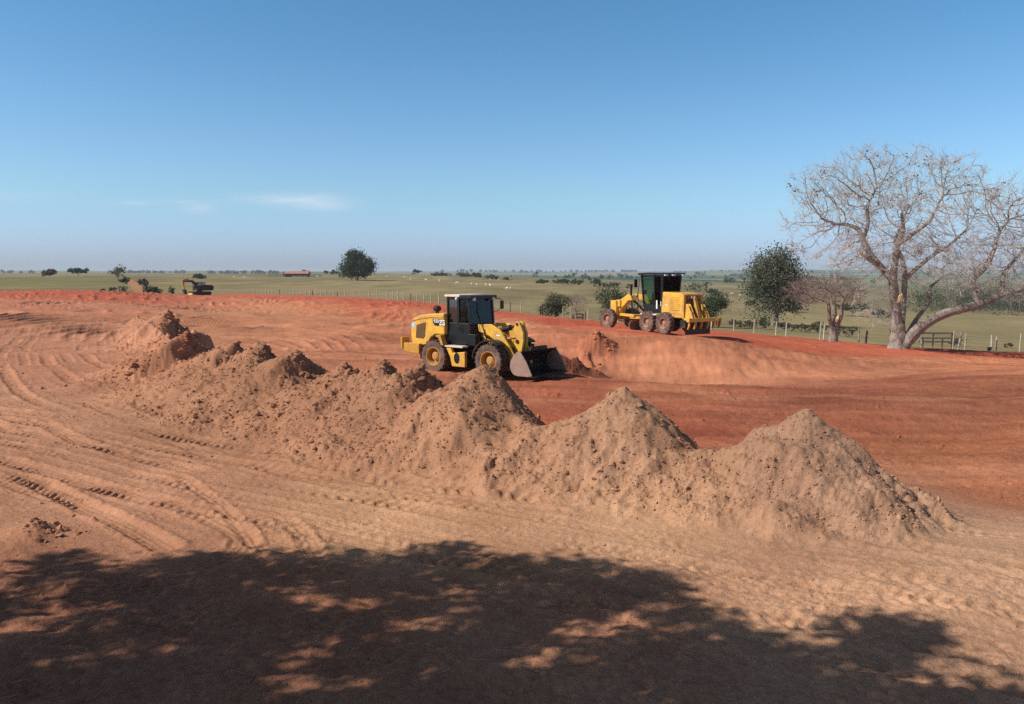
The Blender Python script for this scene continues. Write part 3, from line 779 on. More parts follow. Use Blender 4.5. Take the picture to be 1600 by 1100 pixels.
# ------------------------------------------------------------------ mesh builder for the machines
class MB:
    def __init__(self): self.v = []; self.f = []
    def _add(self, vs, fs):
        o = len(self.v); self.v += [tuple(p) for p in vs]; self.f += [tuple(i + o for i in f) for f in fs]; return self
    def box(self, x0, x1, y0, y1, z0, z1, M=None):
        vs = [Vector((x, y, z)) for z in (z0, z1) for y in (y0, y1) for x in (x0, x1)]
        if M is not None: vs = [M @ p for p in vs]
        return self._add(vs, [(0, 2, 3, 1), (4, 5, 7, 6), (0, 1, 5, 4), (2, 6, 7, 3), (0, 4, 6, 2), (1, 3, 7, 5)])
    def prism(self, prof, y0, y1, axis='y', M=None):
        """closed outline (counter-clockwise list of 2D points) swept along an axis; y: outline in x,z; x: outline in y,z; z: outline in x,y"""
        n = len(prof); vs = []
        for t in (y0, y1):
            for a, b in prof:
                p = {'y': (a, t, b), 'x': (t, a, b), 'z': (a, b, t)}[axis]
                p = Vector(p)
                vs.append(M @ p if M is not None else p)
        fs = [tuple(range(n)), tuple(range(2 * n - 1, n - 1, -1))] + [(i, n + i, n + (i + 1) % n, (i + 1) % n) for i in range(n)]
        return self._add(vs, fs)
    def cyl(self, p0, p1, r0, r1=None, n=12):
        r1 = r0 if r1 is None else r1
        p0, p1 = Vector(p0), Vector(p1); d = (p1 - p0).normalized()
        a = d.orthogonal().normalized(); b = d.cross(a)
        vs = [p0 + (a * math.cos(t) + b * math.sin(t)) * r0 for t in [2 * math.pi * i / n for i in range(n)]]
        vs += [p1 + (a * math.cos(t) + b * math.sin(t)) * r1 for t in [2 * math.pi * i / n for i in range(n)]]
        return self._add(vs, [tuple(range(n))[::-1], tuple(range(n, 2 * n))] + [(i, (i + 1) % n, n + (i + 1) % n, n + i) for i in range(n)])
    def tube(self, pts, r, n=8):
        pts = [Vector(p) for p in pts]
        rs = r if isinstance(r, (list, tuple)) else [r] * len(pts)
        vs = []; a = None
        for i, p in enumerate(pts):
            d = (pts[min(i + 1, len(pts) - 1)] - pts[max(i - 1, 0)]).normalized()
            if a is None: a = d.orthogonal().normalized()
            else: a = (a - d * a.dot(d)).normalized()
            b = d.cross(a)
            vs += [p + (a * math.cos(2 * math.pi * k / n) + b * math.sin(2 * math.pi * k / n)) * rs[i] for k in range(n)]
        fs = [tuple(range(n))[::-1], tuple(range(len(vs) - n, len(vs)))]
        for i in range(len(pts) - 1):
            fs += [(i * n + k, i * n + (k + 1) % n, (i + 1) * n + (k + 1) % n, (i + 1) * n + k) for k in range(n)]
        return self._add(vs, fs)
    def lathe_y(self, prof, n=40, c=(0, 0, 0), caps=True):
        """rings around the y axis: prof is a list of (y, radius)"""
        vs = []
        for y, r in prof:
            vs += [(c[0] + r * math.cos(2 * math.pi * k / n), c[1] + y, c[2] + r * math.sin(2 * math.pi * k / n)) for k in range(n)]
        m = len(prof); fs = []
        for i in range(m - 1):
            fs += [(i * n + k, (i + 1) * n + k, (i + 1) * n + (k + 1) % n, i * n + (k + 1) % n) for k in range(n)]
        if caps: fs += [tuple(range(n)), tuple(range((m - 1) * n, m * n))[::-1]]
        return self._add(vs, fs)
    def ball(self, c, r, n=10, sz=1.0):
        prof = []
        for i in range(1, n):
            t = math.pi * i / n
            prof.append((r * math.sin(t), r * sz * math.cos(t)))
        vs = []; k_ = 12
        for rr, zz in prof:
            vs += [(c[0] + rr * math.cos(2 * math.pi * k / k_), c[1] + rr * math.sin(2 * math.pi * k / k_), c[2] + zz) for k in range(k_)]
        fs = [tuple(range(k_)), tuple(range(len(vs) - k_, len(vs)))[::-1]]
        for i in range(len(prof) - 1):
            fs += [(i * k_ + k, (i + 1) * k_ + k, (i + 1) * k_ + (k + 1) % k_, i * k_ + (k + 1) % k_) for k in range(k_)]
        return self._add(vs, fs)
    def build(self, name, mat, parent=None, bevel=0.0, smooth=False):
        me = bpy.data.meshes.new(name)
        me.from_pydata(self.v, [], self.f)
        bm = bmesh.new(); bm.from_mesh(me)
        bmesh.ops.recalc_face_normals(bm, faces=bm.faces)
        bm.to_mesh(me); bm.free()
        o = link_mesh(name, me, mat, parent)
        if smooth or bevel:
            for p in me.polygons: p.use_smooth = True
            me.set_sharp_from_angle(angle=R(35))
        if bevel:
            md = o.modifiers.new('edge', 'BEVEL'); md.width = bevel; md.segments = 2; md.limit_method = 'ANGLE'; md.angle_limit = R(40)
            md.harden_normals = True
        return o
def rotY(px, pz, ang):
    return Matrix.Translation((px, 0, pz)) @ Matrix.Rotation(ang, 4, 'Y') @ Matrix.Translation((-px, 0, -pz))

DUST = lin(150, 98, 74)
M_YEL = simple('machine_yellow_paint', (0.80, 0.44, 0.05), 0.42, 0, 0.10, 3.0, (0.40, 0.225, 0.115), 0.55, 0.0, 0.4)
M_YELD = simple('dusty_yellow_paint', (0.58, 0.31, 0.045), 0.6, 0, 0.15, 4.0, DUST, 0.55, 0.05, 0.3)
M_BLK = simple('black_paint', (0.012, 0.013, 0.015), 0.35, 0, 0.3, 5.0, (0.035, 0.027, 0.024), 0.12, 0.0, 0.4)
M_DARK = simple('greasy_dark_steel', (0.03, 0.026, 0.024), 0.6, 0.2, 0.4, 8.0, DUST, 0.35, 0.1, 0.3)
M_TYRE = simple('dusty_rubber', (0.10, 0.068, 0.056), 0.9, 0, 0.3, 7.0, (0.30, 0.19, 0.145), 0.62, 0.15, 0.15, 3.0)
M_TYRED = simple('dark_tread_rubber', (0.055, 0.038, 0.032), 0.9, 0, 0.3, 9.0, (0.22, 0.125, 0.095), 0.5, 0.15, 0.15, 5.0)
M_RIM = simple('dusty_yellow_rim', (0.52, 0.27, 0.05), 0.6, 0, 0.2, 6.0, (0.40, 0.23, 0.15), 0.55, 0.05, 0.3)
M_RIMD = simple('mud_caked_rim', (0.38, 0.20, 0.13), 0.85, 0, 0.3, 6.0, (0.46, 0.27, 0.19), 0.6, 0.1, 0.2)
M_STEEL = simple('worn_bucket_steel', (0.36, 0.24, 0.19), 0.55, 0.25, 0.25, 4.0, (0.40, 0.25, 0.18), 0.5, 0.1, 0.4)
M_SHADE_STEEL = simple('shade_darkened_steel', (0.020, 0.016, 0.014), 0.6, 0.1, 0.4, 5.0, (0.06, 0.035, 0.027), 0.15, 0.1, 0.3)  # bucket shell: the dark of its shaded inside put into the colour
M_CHROME = simple('chromed_rod', (0.35, 0.32, 0.33), 0.25, 0.8, 0.1, 6.0)
M_WHITE = simple('white_decal', (0.80, 0.78, 0.72), 0.5, 0, 0.04, 8.0)
M_ROOF = simple('dusty_cab_roof', (0.72, 0.58, 0.47), 0.7, 0, 0.1, 5.0)
M_LAMP = simple('lamp_lens', (0.75, 0.74, 0.70), 0.15, 0, 0.05, 8.0)
M_RED = simple('red_reflector', (0.45, 0.07, 0.04), 0.3, 0, 0.1, 8.0)
M_BLUE = simple('blue_grey_decal', (0.42, 0.50, 0.58), 0.5, 0, 0.2, 14.0)
M_SEAT = simple('seat_fabric', (0.10, 0.12, 0.15), 0.9, 0, 0.2, 9.0)
M_GRILL = simple('brown_dusty_grille', (0.135, 0.078, 0.035), 0.8, 0, 0.35, 22.0, (0.2, 0.11, 0.05), 0.4, 0.2, 0.2)
def glass(name, c, t, ior=1.5):
    g = NT(name); nt = g.t
    tr = g.n('ShaderNodeBsdfTransparent'); tr.inputs[0].default_value = (*c, 1)
    gl = g.n('ShaderNodeBsdfGlossy'); gl.inputs['Roughness'].default_value = 0.04; gl.inputs[0].default_value = (0.85, 0.9, 0.92, 1)
    fr = g.n('ShaderNodeFresnel'); fr.inputs[0].default_value = ior
    ad = g.n('ShaderNodeMath', operation='ADD', use_clamp=True); ad.inputs[1].default_value = t
    g.l(fr.outputs[0], ad.inputs[0])
    mx = g.n('ShaderNodeMixShader'); g.l(ad.outputs[0], mx.inputs[0]); g.l(tr.outputs[0], mx.inputs[1]); g.l(gl.outputs[0], mx.inputs[2])
    g.l(mx.outputs[0], nt.nodes['Material Output'].inputs[0])
    return g.m
M_GLASS = glass('tinted_cab_glass', (0.36, 0.62, 0.60), 0.12)
M_GLASSG = glass('pale_cab_glass', (0.62, 0.78, 0.78), 0.0, 1.2)
M_GLASSW = glass('windscreen_glass', (0.34, 0.50, 0.48), 0.0, 1.35)
M_GLASSD = glass('dark_cab_glass', (0.12, 0.14, 0.15), 0.0, 1.15)

def text(body, name, mat, parent, size, loc, rot, xs=1.0):
    c = bpy.data.curves.new(name, 'FONT'); c.body = body; c.size = size; c.extrude = 0.004; c.align_x = 'CENTER'; c.align_y = 'CENTER'; c.offset = size * 0.02
    tmp = bpy.data.objects.new(name, c); COL.objects.link(tmp)
    me = bpy.data.meshes.new_from_object(tmp.evaluated_get(bpy.context.evaluated_depsgraph_get()))
    bpy.data.objects.remove(tmp)
    me.materials.clear()
    o = link_mesh(name, me, mat, parent)
    o.location = loc; o.rotation_euler = rot; o.scale = (xs, 1, 1)
    return o

def wheel(parent, r, w, rim_r, loc, side, rimmat, lugs=20, tread=M_TYRED, rz=0.0, lean=0.0, chev=True, sidewall=M_TYRE):
    """tyre with lugs; rim and hub are its sub-part. side = -1 or 1: which way the dished face looks (y)"""
    t = MB(); h = w / 2
    t.lathe_y([(-h * .72, rim_r), (-h * .95, rim_r * 1.12), (-h, rim_r + (r - rim_r) * .45), (-h * .93, r * .93), (-h * .72, r * .965), (0, r * .97), (h * .72, r * .965), (h * .93, r * .93), (h, rim_r + (r - rim_r) * .45), (h * .95, rim_r * 1.12), (h * .72, rim_r)], 48, (0, 0, 0), False)
    o = t.build('wheel', sidewall, parent, 0, True)
    o.location = loc; o.rotation_euler = (lean, 0, rz)
    l = MB()
    for i in range(lugs):
        for s in (-1, 1):
            a = 2 * math.pi * (i + (0.25 if s > 0 else -0.25)) / lugs
            Mx = Matrix.Rotation(a, 4, 'Y') @ Matrix.Translation((0, 0, r * .955)) @ Matrix.Rotation(s * R(33), 4, 'Z')
            l.box(-r * .045, r * .045, min(0, s * h * 1.12), max(0, s * h * 1.12), -r * .03, r * .045, Mx)
            Mx = Matrix.Rotation(a + s * 0.0 - 0.65 * h / r * 1.0, 4, 'Y') @ Matrix.Translation((0, 0, r * .90))
            l.box(-r * .05, r * .05, s * h * .86 - .02, s * h * .86 + .04, -r * .08, r * .06, Mx)
    l.build('tread', tread, o, 0.008)
    rm = MB()
    f = side
    rm.lathe_y([(f * h * .80, rim_r * 1.0), (f * h * .86, rim_r * 1.13), (f * h * .93, rim_r * 1.13), (f * h * .93, rim_r * 1.03), (f * h * .80, rim_r * .97), (f * h * .30, rim_r * .92), (f * h * -.10, rim_r * .86), (f * h * -.14, rim_r * .54), (f * h * .42, rim_r * .50), (f * h * .46, rim_r * .40), (f * h * .56, rim_r * .36), (f * h * .58, rim_r * .2), (f * h * .58, rim_r * .01)], 32, (0, 0, 0), False)
    rm.lathe_y([(-f * h * .7, rim_r * 1.0), (-f * h * .5, rim_r * .9), (-f * h * .4, rim_r * .01)], 24, (0, 0, 0), False)
    for k in range(10):
        a = 2 * math.pi * k / 10
        x, z = math.cos(a) * rim_r * .64, math.sin(a) * rim_r * .64
        rm.cyl((x, f * h * -.12, z), (x, f * h * -.02, z), .022, n=6)
    rm.build('rim', rimmat, o, 0, True)
    return o

# ------------------------------------------------------------------ wheel loader
def build_loader(loc, rz):
    L = empty('wheel_loader', loc, rz)
    tag(L, 'yellow wheel loader with black cab working in the pit behind the dumped mounds', 'wheel loader')
    # local frame: x forward, y left, z up; the camera sees the -y side
    WR, TW, TY = 0.70, 0.53, 1.0
    for x in (-1.5, 1.5):
        for s in (-1, 1):
            wheel(L, WR, TW, 0.36, (x, s * TY, WR), s, M_RIM, 22)
    # engine hood: side profile swept across, rounded on top by two narrower layers
    hood = [(-3.0, 1.12), (-3.08, 1.5), (-3.04, 2.02), (-2.90, 2.20), (-2.5, 2.33), (-1.9, 2.41), (-1.08, 2.45), (-1.08, 1.60), (-1.62, 1.60), (-1.90, 1.46), (-2.05, 1.18), (-2.15, 1.1)]
    b = MB(); b.prism(hood, -0.98, 0.98)
    body = b.build('hood', M_YEL, L, 0.07)
    cap = MB(); cap.prism([(-2.60, 2.085), (-2.55, 2.23), (-2.1, 2.40), (-1.5, 2.48), (-0.68, 2.52), (-0.68, 2.30), (-1.5, 2.28), (-2.1, 2.20)], -1.01, 1.01)
    cap.build('hood_cover', M_YEL, L, 0.06)
    for s in (-1, 1):
        g = MB(); g.prism([(-2.36, 1.42), (-2.30, 1.98), (-1.76, 2.10), (-1.82, 1.50), (-1.92, 1.40)], s * 0.975, s * 0.995)
        g.build('side_grille', M_GRILL, L)
        k = MB()
        k.prism([(-1.44, 2.26), (-0.74, 2.26), (-0.74, 1.98), (-1.32, 1.98), (-1.44, 2.12)], s * 0.980, s * 0.990)
        dk = k.build('decal', M_BLK, L)
        k = MB(); k.prism([(-1.055, 2.235), (-0.755, 2.235), (-0.755, 2.0), (-1.055, 2.0)], s * 0.991, s * 0.994)
        k.build('decal_panel', M_WHITE, dk)
        rot = (R(90), 0, 0) if s < 0 else (R(90), 0, R(180))
        text('930', 'lettering', M_WHITE, dk, 0.20, (-1.24, s * 0.992, 2.165), rot, 1.0)
        text('CAT', 'lettering', M_BLK, dk, 0.165, (-0.905, s * 0.996, 2.125), rot, 0.9)
        k = MB(); k.prism([(-0.985, 2.02), (-0.825, 2.02), (-0.905, 2.10)], s * 0.9965, s * 1.001)
        k.build('emblem', M_YEL, dk)
        k = MB()
        k.lathe_y([(0, 0.13), (0.008, 0.13)], 24, (-2.50, s * 0.978 - 0.004, 1.96)); rd = k.build('round_badge', M_BLUE, L)
        text('A', 'lettering', M_WHITE, rd, 0.22, (-2.50, s * 0.988, 1.95), rot)
    # rear counterweight and lower frame
    c = MB(); c.prism([(-2.05, 0.72), (-2.95, 0.78), (-3.02, 1.0), (-3.0, 1.18), (-2.05, 1.18)], -1.12, 1.12)
    c.box(-3.12, -3.0, -1.18, -0.72, 0.92, 1.42); c.box(-3.12, -3.0, 0.72, 1.18, 0.92, 1.42)
    c.build('counterweight', M_YELD, L, 0.03)
    f = MB(); f.box(-2.9, -0.3, -0.45, 0.45, 0.55, 1.25); f.box(0.1, 2.0, -0.45, 0.45, 0.55, 1.2); f.box(-0.5, 0.4, -0.25, 0.25, 0.6, 1.15)
    f.cyl((-1.5, -.8, .70), (-1.5, .8, .70), .2); f.cyl((1.5, -.8, .70), (1.5, .8, .70), .2); f.box(-2.6, -2.0, -0.9, 0.9, 0.5, 0.75)
    f.build('chassis', M_DARK, L, 0.02)
    for s in (-1, 1):
        fd = MB(); fd.prism([(-0.98, 1.62), (-0.72, 1.62), (-0.56, 1.20), (-0.70, 1.20), (-0.84, 1.50), (-1.0, 1.54)], s * 0.98, s * 1.26)
        fd.build('rear_fender', M_YELD, L, 0.015)
        p = MB()
        p.prism([(-0.62, 1.10), (-0.36, 1.10), (-0.26, 0.90), (0.42, 0.98), (0.42, 0.34), (-0.30, 0.34), (-0.40, 0.72)], s * 1.00, s * 1.16)
        tk = p.build('fuel_tank', M_YEL, L, 0.03)
        st = MB()
        ov = [(-0.02 + 0.155 * math.cos(a) ** 1 * (1), 0.70 + 0.23 * math.sin(a)) for a in [2 * math.pi * i / 20 for i in range(20)]]
        st.prism([(x, z) for x, z in ov], s * 1.155, s * 1.168)
        so = st.build('step_opening', M_BLK, tk)
        for z in (.56, .68, .80):
            q = MB(); q.box(-.10, .10, min(s * 1.166, s * 1.20), max(s * 1.166, s * 1.20), z, z + .022); q.build('step_rung', M_DARK, so)
        pl = MB(); pl.box(-0.72, 0.45, min(s * .80, s * 1.18), max(s * .80, s * 1.18), 1.135, 1.20); pl.build('step_plate', M_ROOF, L, 0.01)
        ff = MB()
        arc = [(1.5 + 0.84 * math.cos(a), 0.70 + 0.84 * math.sin(a)) for a in [R(t) for t in range(52, 176, 12)]]
        arc2 = [(1.5 + 0.79 * math.cos(a), 0.70 + 0.79 * math.sin(a)) for a in [R(t) for t in range(52, 176, 12)]][::-1]
        ff.prism(arc + arc2, s * 0.74, s * 1.27)
        ff.build('front_fender', M_DARK, L)
    # cab: lower shell, pillars, glass, roof
    x0, x1, w = -0.66, 0.86, 0.80
    low = MB()
    low.prism([(-0.66, 1.22), (0.62, 1.22), (0.92, 1.40), (1.0, 2.0), (0.86, 2.12), (-0.66, 2.12)], -w, w)
    low.build('cab_shell', M_BLK, L, 0.02)
    tb = MB(); tb.box(0.50, 0.92, -1.06, -0.81, 1.24, 1.72); tb.build('battery_box', M_BLK, L, 0.03)
    zt = 3.24
    pil = MB()
    for s in (-1, 1):
        y = s * (w - 0.05)
        for xa, xb, r in ((-0.62, -0.60, .055), (0.14, 0.12, .075), (0.92, 0.80, .05)):
            pil.box(-r, r, -.05, .05, 0, zt - 2.08, Matrix.Translation((xa, y, 2.08)) @ Matrix.Shear('XY', 4, ((xb - xa) / (zt - 2.08), 0)))
        pil.box(-.62, .9, y - .04, y + .04, 2.08, 2.14); pil.box(-.62, .82, y - .04, y + .04, zt - .14, zt - .04)
    pil.box(0.76, 0.84, -.75, .75, zt - .14, zt - .04); pil.box(-.64, -.58, -.75, .75, zt - .14, zt - .04); pil.box(0.88, .96, -.75, .75, 2.06, 2.12)
    pil.build('cab_frame', M_BLK, L, 0.01)
    gl = MB()
    for s in (-1, 1):
        y = s * (w - 0.045)
        gl.prism([(-.60, 2.12), (.14, 2.12), (.12, zt - .1), (-.58, zt - .1)], y - .004, y + .004)
    gl.prism([(-.70, 2.12), (.70, 2.12), (.70, zt - .1), (-.70, zt - .1)], -.62, -.61, 'x')
    gl.build('side_window', M_GLASS, L)
    gl = MB()
    for s in (-1, 1):
        y = s * (w - 0.045)
        gl.prism([(.14, 2.12), (.92, 2.12), (.80, zt - .1), (.12, zt - .1)], y - .004, y + .004)
    Mw = Matrix.Translation((.92, 0, 2.12)) @ Matrix.Shear('XY', 4, (-.12 / (zt - 2.2), 0))
    gl.box(-.005, .005, -.72, .72, 0, zt - .1 - 2.12, Mw)
    gl.build('windscreen', M_GLASSW, L)
    wp = MB(); wp.tube([(0.93, -0.1, 2.14), (0.90, -0.25, 2.6), (.86, -.2, 2.95)], .015); wp.build('wiper', M_BLK, L)
    rf = MB(); rf.box(-0.76, 0.30, -0.86, 0.86, zt - .04, zt + .06); rf.build('cab_roof', M_ROOF, L, 0.03)
    vs = MB(); vs.box(0.303, 1.06, -0.85, 0.85, zt - .10, zt + .03); vs.build('visor', M_BLK, L, 0.015)
    for s in (-1, 1):
        lm = MB(); lm.cyl((0.98, s * .62, zt - .10), (1.10, s * .62, zt - .12), .075); lm.build('work_light', M_LAMP, L)
        lm = MB(); lm.cyl((0.10, s * .87, zt - .10), (0.20, s * .90, zt - .12), .065); lm.build('work_light', M_LAMP, L)
        mr = MB(); mr.tube([(0.86, s * .80, zt - .10), (1.02, s * 1.10, zt - .14), (1.04, s * 1.2, zt - .2)], .018)
        mr.tube([(1.04, s * 1.2, zt - .2), (1.06, s * 1.24, zt - .52), (.95, s * 1.0, zt - .66), (.93, s * .80, zt - .68)], .012)
        arm = mr.build('mirror_arm', M_BLK, L)
        mm = MB(); mm.box(.99, 1.05, s * 1.24 - .11, s * 1.24 + .11, zt - .58, zt - .22); mm.build('mirror', M_BLK, arm, 0.02)
    hr = MB()
    hr.tube([(0.98, -.86, 2.55), (1.08, -.95, 2.5), (1.12, -1.0, 2.1), (1.10, -.98, 1.75)], .018); hr.build('handrail', M_BLK, L)
    hr = MB(); hr.tube([(0.42, -.86, 1.72), (0.40, -.93, 2.0), (0.05, -.9, 2.0)], .018)
    hr.build('handrail', M_BLK, L)
    st = MB(); st.box(-.40, .02, -.24, .24, 2.0, 2.16); st.box(-.50, -.34, -.24, .24, 2.1, 2.75); st.box(-.48, -.38, -.14, .14, 2.75, 2.95); st.build('seat', M_SEAT, L, 0.05)
    sw = MB(); sw.tube([(.62, 0, 2.0), (.45, 0, 2.42)], .03); sw.tube([(.45 + .07 * math.cos(a), .18 * math.sin(a), 2.42 + .10 * math.cos(a)) for a in [2 * math.pi * i / 16 for i in range(17)]], .015)
    sw.build('steering_wheel', M_BLK, L)
    cs = MB(); cs.box(-.30, .10, -.50, -.30, 2.1, 2.36); cs.build('control_console', M_WHITE, L, 0.03)
    ex = MB(); ex.tube([(-.92, .34, 2.45), (-.92, .34, 3.0), (-.96, .34, 3.14), (-1.08, .34, 3.22)], [.085, .085, .085, .08]); ex.build('exhaust_pipe', M_DARK, L, 0, True)
    pc = MB(); pc.cyl((-1.42, -.2, 2.45), (-1.42, -.2, 2.56), .08); pc.lathe_y([(0, 0)], 3) if False else None
    pc.ball((-1.42, -.2, 2.66), .19, 8, .75); pc.build('air_precleaner', M_DARK, L, 0, True)
    an = MB(); an.cyl((-1.98, .5, 2.36), (-1.98, .5, 2.60), .02); an.build('warning_beacon', M_RED, L)
    # front frame tower, lift arms, linkage, bucket
    tw = MB()
    for s in (-1, 1):
        tw.prism([(0.55, 1.0), (1.25, 1.0), (1.2, 1.5), (1.0, 2.02), (0.62, 2.06), (0.46, 1.9)], s * .28 - .04, s * .28 + .04)
    tw.build('front_frame', M_YEL, L, 0.015)
    for s in (-1, 1):
        a = MB()
        a.prism([(0.44, 2.10), (1.12, 2.13), (1.58, 1.94), (2.55, 0.66), (2.62, 0.36), (2.42, 0.26), (2.20, 0.42), (1.34, 1.48), (1.02, 1.66), (0.78, 1.74), (0.50, 1.80)], s * .56 - .05, s * .56 + .05)
        arm = a.build('lift_arm', M_YEL, L, 0.015)
        k = MB(); k.prism([(1.42, 1.72), (1.62, 1.72), (1.64, 1.66), (1.44, 1.66)], s * .612, s * .618); k.build('decal', M_WHITE, arm)
        cy = MB(); cy.cyl((0.78, s * .42, 1.12), (1.35, s * .42, 1.22), .085); cy.cyl((1.35, s * .42, 1.22), (1.9, s * .42, 1.3), .045); cy.build('lift_cylinder', M_DARK, L, 0, True)
        hs = MB(); hs.tube([(0.62, s * .50, 1.98), (0.80, s * .66, 1.90), (0.86, s * .66, 1.66), (1.02, s * .5, 1.5)], .025)
        hs.tube([(0.70, s * .52, 1.85), (0.88, s * .68, 1.72), (0.95, s * .64, 1.5), (0.9, s * .5, 1.35)], .025)
        hs.tube([(0.60, s * .56, 1.7), (0.78, s * .68, 1.58), (1.0, s * .66, 1.40)], .03)
        hs.build('hydraulic_hose', M_BLK, L, 0, True)
    xm = MB(); xm.cyl((1.75, -.56, 1.25), (1.75, .56, 1.25), .14); xm.box(1.6, 1.95, -.2, .2, 1.05, 1.5); xm.build('cross_tube', M_YEL, L, 0, True)
    tl = MB()
    for y in (-.17, .05):
        tl.prism([(x - .26 * min(1.0, max(0.0, (z - .6) / .5)), z * 1.03 + .05) for x, z in [(2.38, 2.16), (2.52, 2.10), (2.70, 1.72), (2.72, 1.40), (2.58, 1.0), (2.36, 0.62), (2.18, 0.66), (2.16, 0.96), (1.98, 1.10), (1.82, 1.28), (1.86, 1.42), (2.10, 1.46), (2.22, 1.62), (2.26, 2.02)]], y, y + .12)
    cr = tl.build('tilt_lever', M_YEL, L, 0.015)
    for px_, pz_, pr_ in ((2.16, 1.45, .085), (2.14, 2.15, .06), (1.69, 1.39, .06)):
        pn = MB(); pn.cyl((px_, -.20, pz_), (px_, .20, pz_), pr_); pn.build('pivot_pin', M_DARK, cr)
    tc_ = MB(); tc_.cyl((0.95, 0, 1.80), (1.65, 0, 1.98), .105); tc_.cyl((1.65, 0, 1.98), (2.14, 0, 2.13), .05); tc_.cyl((1.60, 0, 1.97), (1.70, 0, 1.99), .12)
    tc_.build('tilt_cylinder', M_DARK, L, 0, True)
    hz = MB(); hz.tube([(1.1, -.14, 1.9), (1.5, -.2, 1.72), (1.8, -.22, 1.62), (2.05, -.2, 1.6)], .03); hz.tube([(1.2, -.24, 1.6), (1.6, -.3, 1.5), (1.7, -.3, 1.3)], .025); hz.build('hydraulic_hose', M_YELD, L, 0, True)
    lk = MB(); lk.box(2.2, 2.75, -.08, .08, .58, .72); lk.build('bucket_link', M_YELD, L, 0.02)
    # bucket: curved shell, thick side plates, cutting edge
    W = 1.18
    bs_ = lambda pr: [(2.60 + (x - 2.60) * .76, .22 + z * .80) for x, z in pr]
    shell = [(3.96, 0.02), (3.10, 0.01), (2.86, 0.06), (2.70, 0.20), (2.62, 0.42), (2.66, 0.68), (2.82, 0.94), (3.10, 1.14), (3.30, 1.20)]
    ins = [(3.30, 1.155), (3.10, 1.095), (2.86, 0.91), (2.705, 0.66), (2.665, 0.43), (2.74, 0.23), (2.88, 0.105), (3.10, 0.055), (3.96, 0.055)]
    bk = MB(); bk.prism(bs_(shell + ins), -W, W)
    B = bk.build('bucket', M_SHADE_STEEL, L, 0.0)
    for s in (-1, 1):
        sp = MB(); sp.prism(bs_([(3.92, 0.0), (3.05, -0.01), (2.82, 0.04), (2.66, 0.19), (2.58, 0.42), (2.62, 0.70), (2.80, 0.98), (3.02, 1.16), (3.22, 1.22), (3.38, 1.02), (3.62, 0.72), (3.86, 0.30), (3.98, 0.08)]), s * W - .025, s * W + .025)
        sp.build('side_plate', M_STEEL, B, 0.008)
    ce = MB(); ce.prism(bs_([(3.80, -0.012), (4.08, -0.012), (3.98, 0.025), (3.80, 0.03)]), -W - .03, W + .03); ce.build('cutting_edge', M_DARK, B)
    sg = MB(); sg.prism([(-.62, 1.15), (.62, 1.15), (.50, 1.32), (-.50, 1.32)], 3.08, 3.12, 'x'); sg.build('spill_guard', M_DARK, B)
    moves = dict(hood_cover=-.40, side_grille=-.40, decal=-.30, round_badge=-.40, counterweight=-.40, exhaust_pipe=-.42, air_precleaner=-.80, warning_beacon=-.45, step_plate=-.36, fuel_tank=-.22, battery_box=-.22, rear_fender=-.34)
    for o in L.children:
        n_ = o.name.split('.')[0]
        if n_ in moves: o.location.x += moves[n_]
        if n_ in ('cab_shell', 'cab_frame', 'side_window', 'windscreen', 'wiper', 'cab_roof', 'visor', 'work_light', 'mirror_arm', 'handrail', 'seat', 'steering_wheel', 'control_console'):
            o.scale.x = .80; o.location.x = -.582
    return L

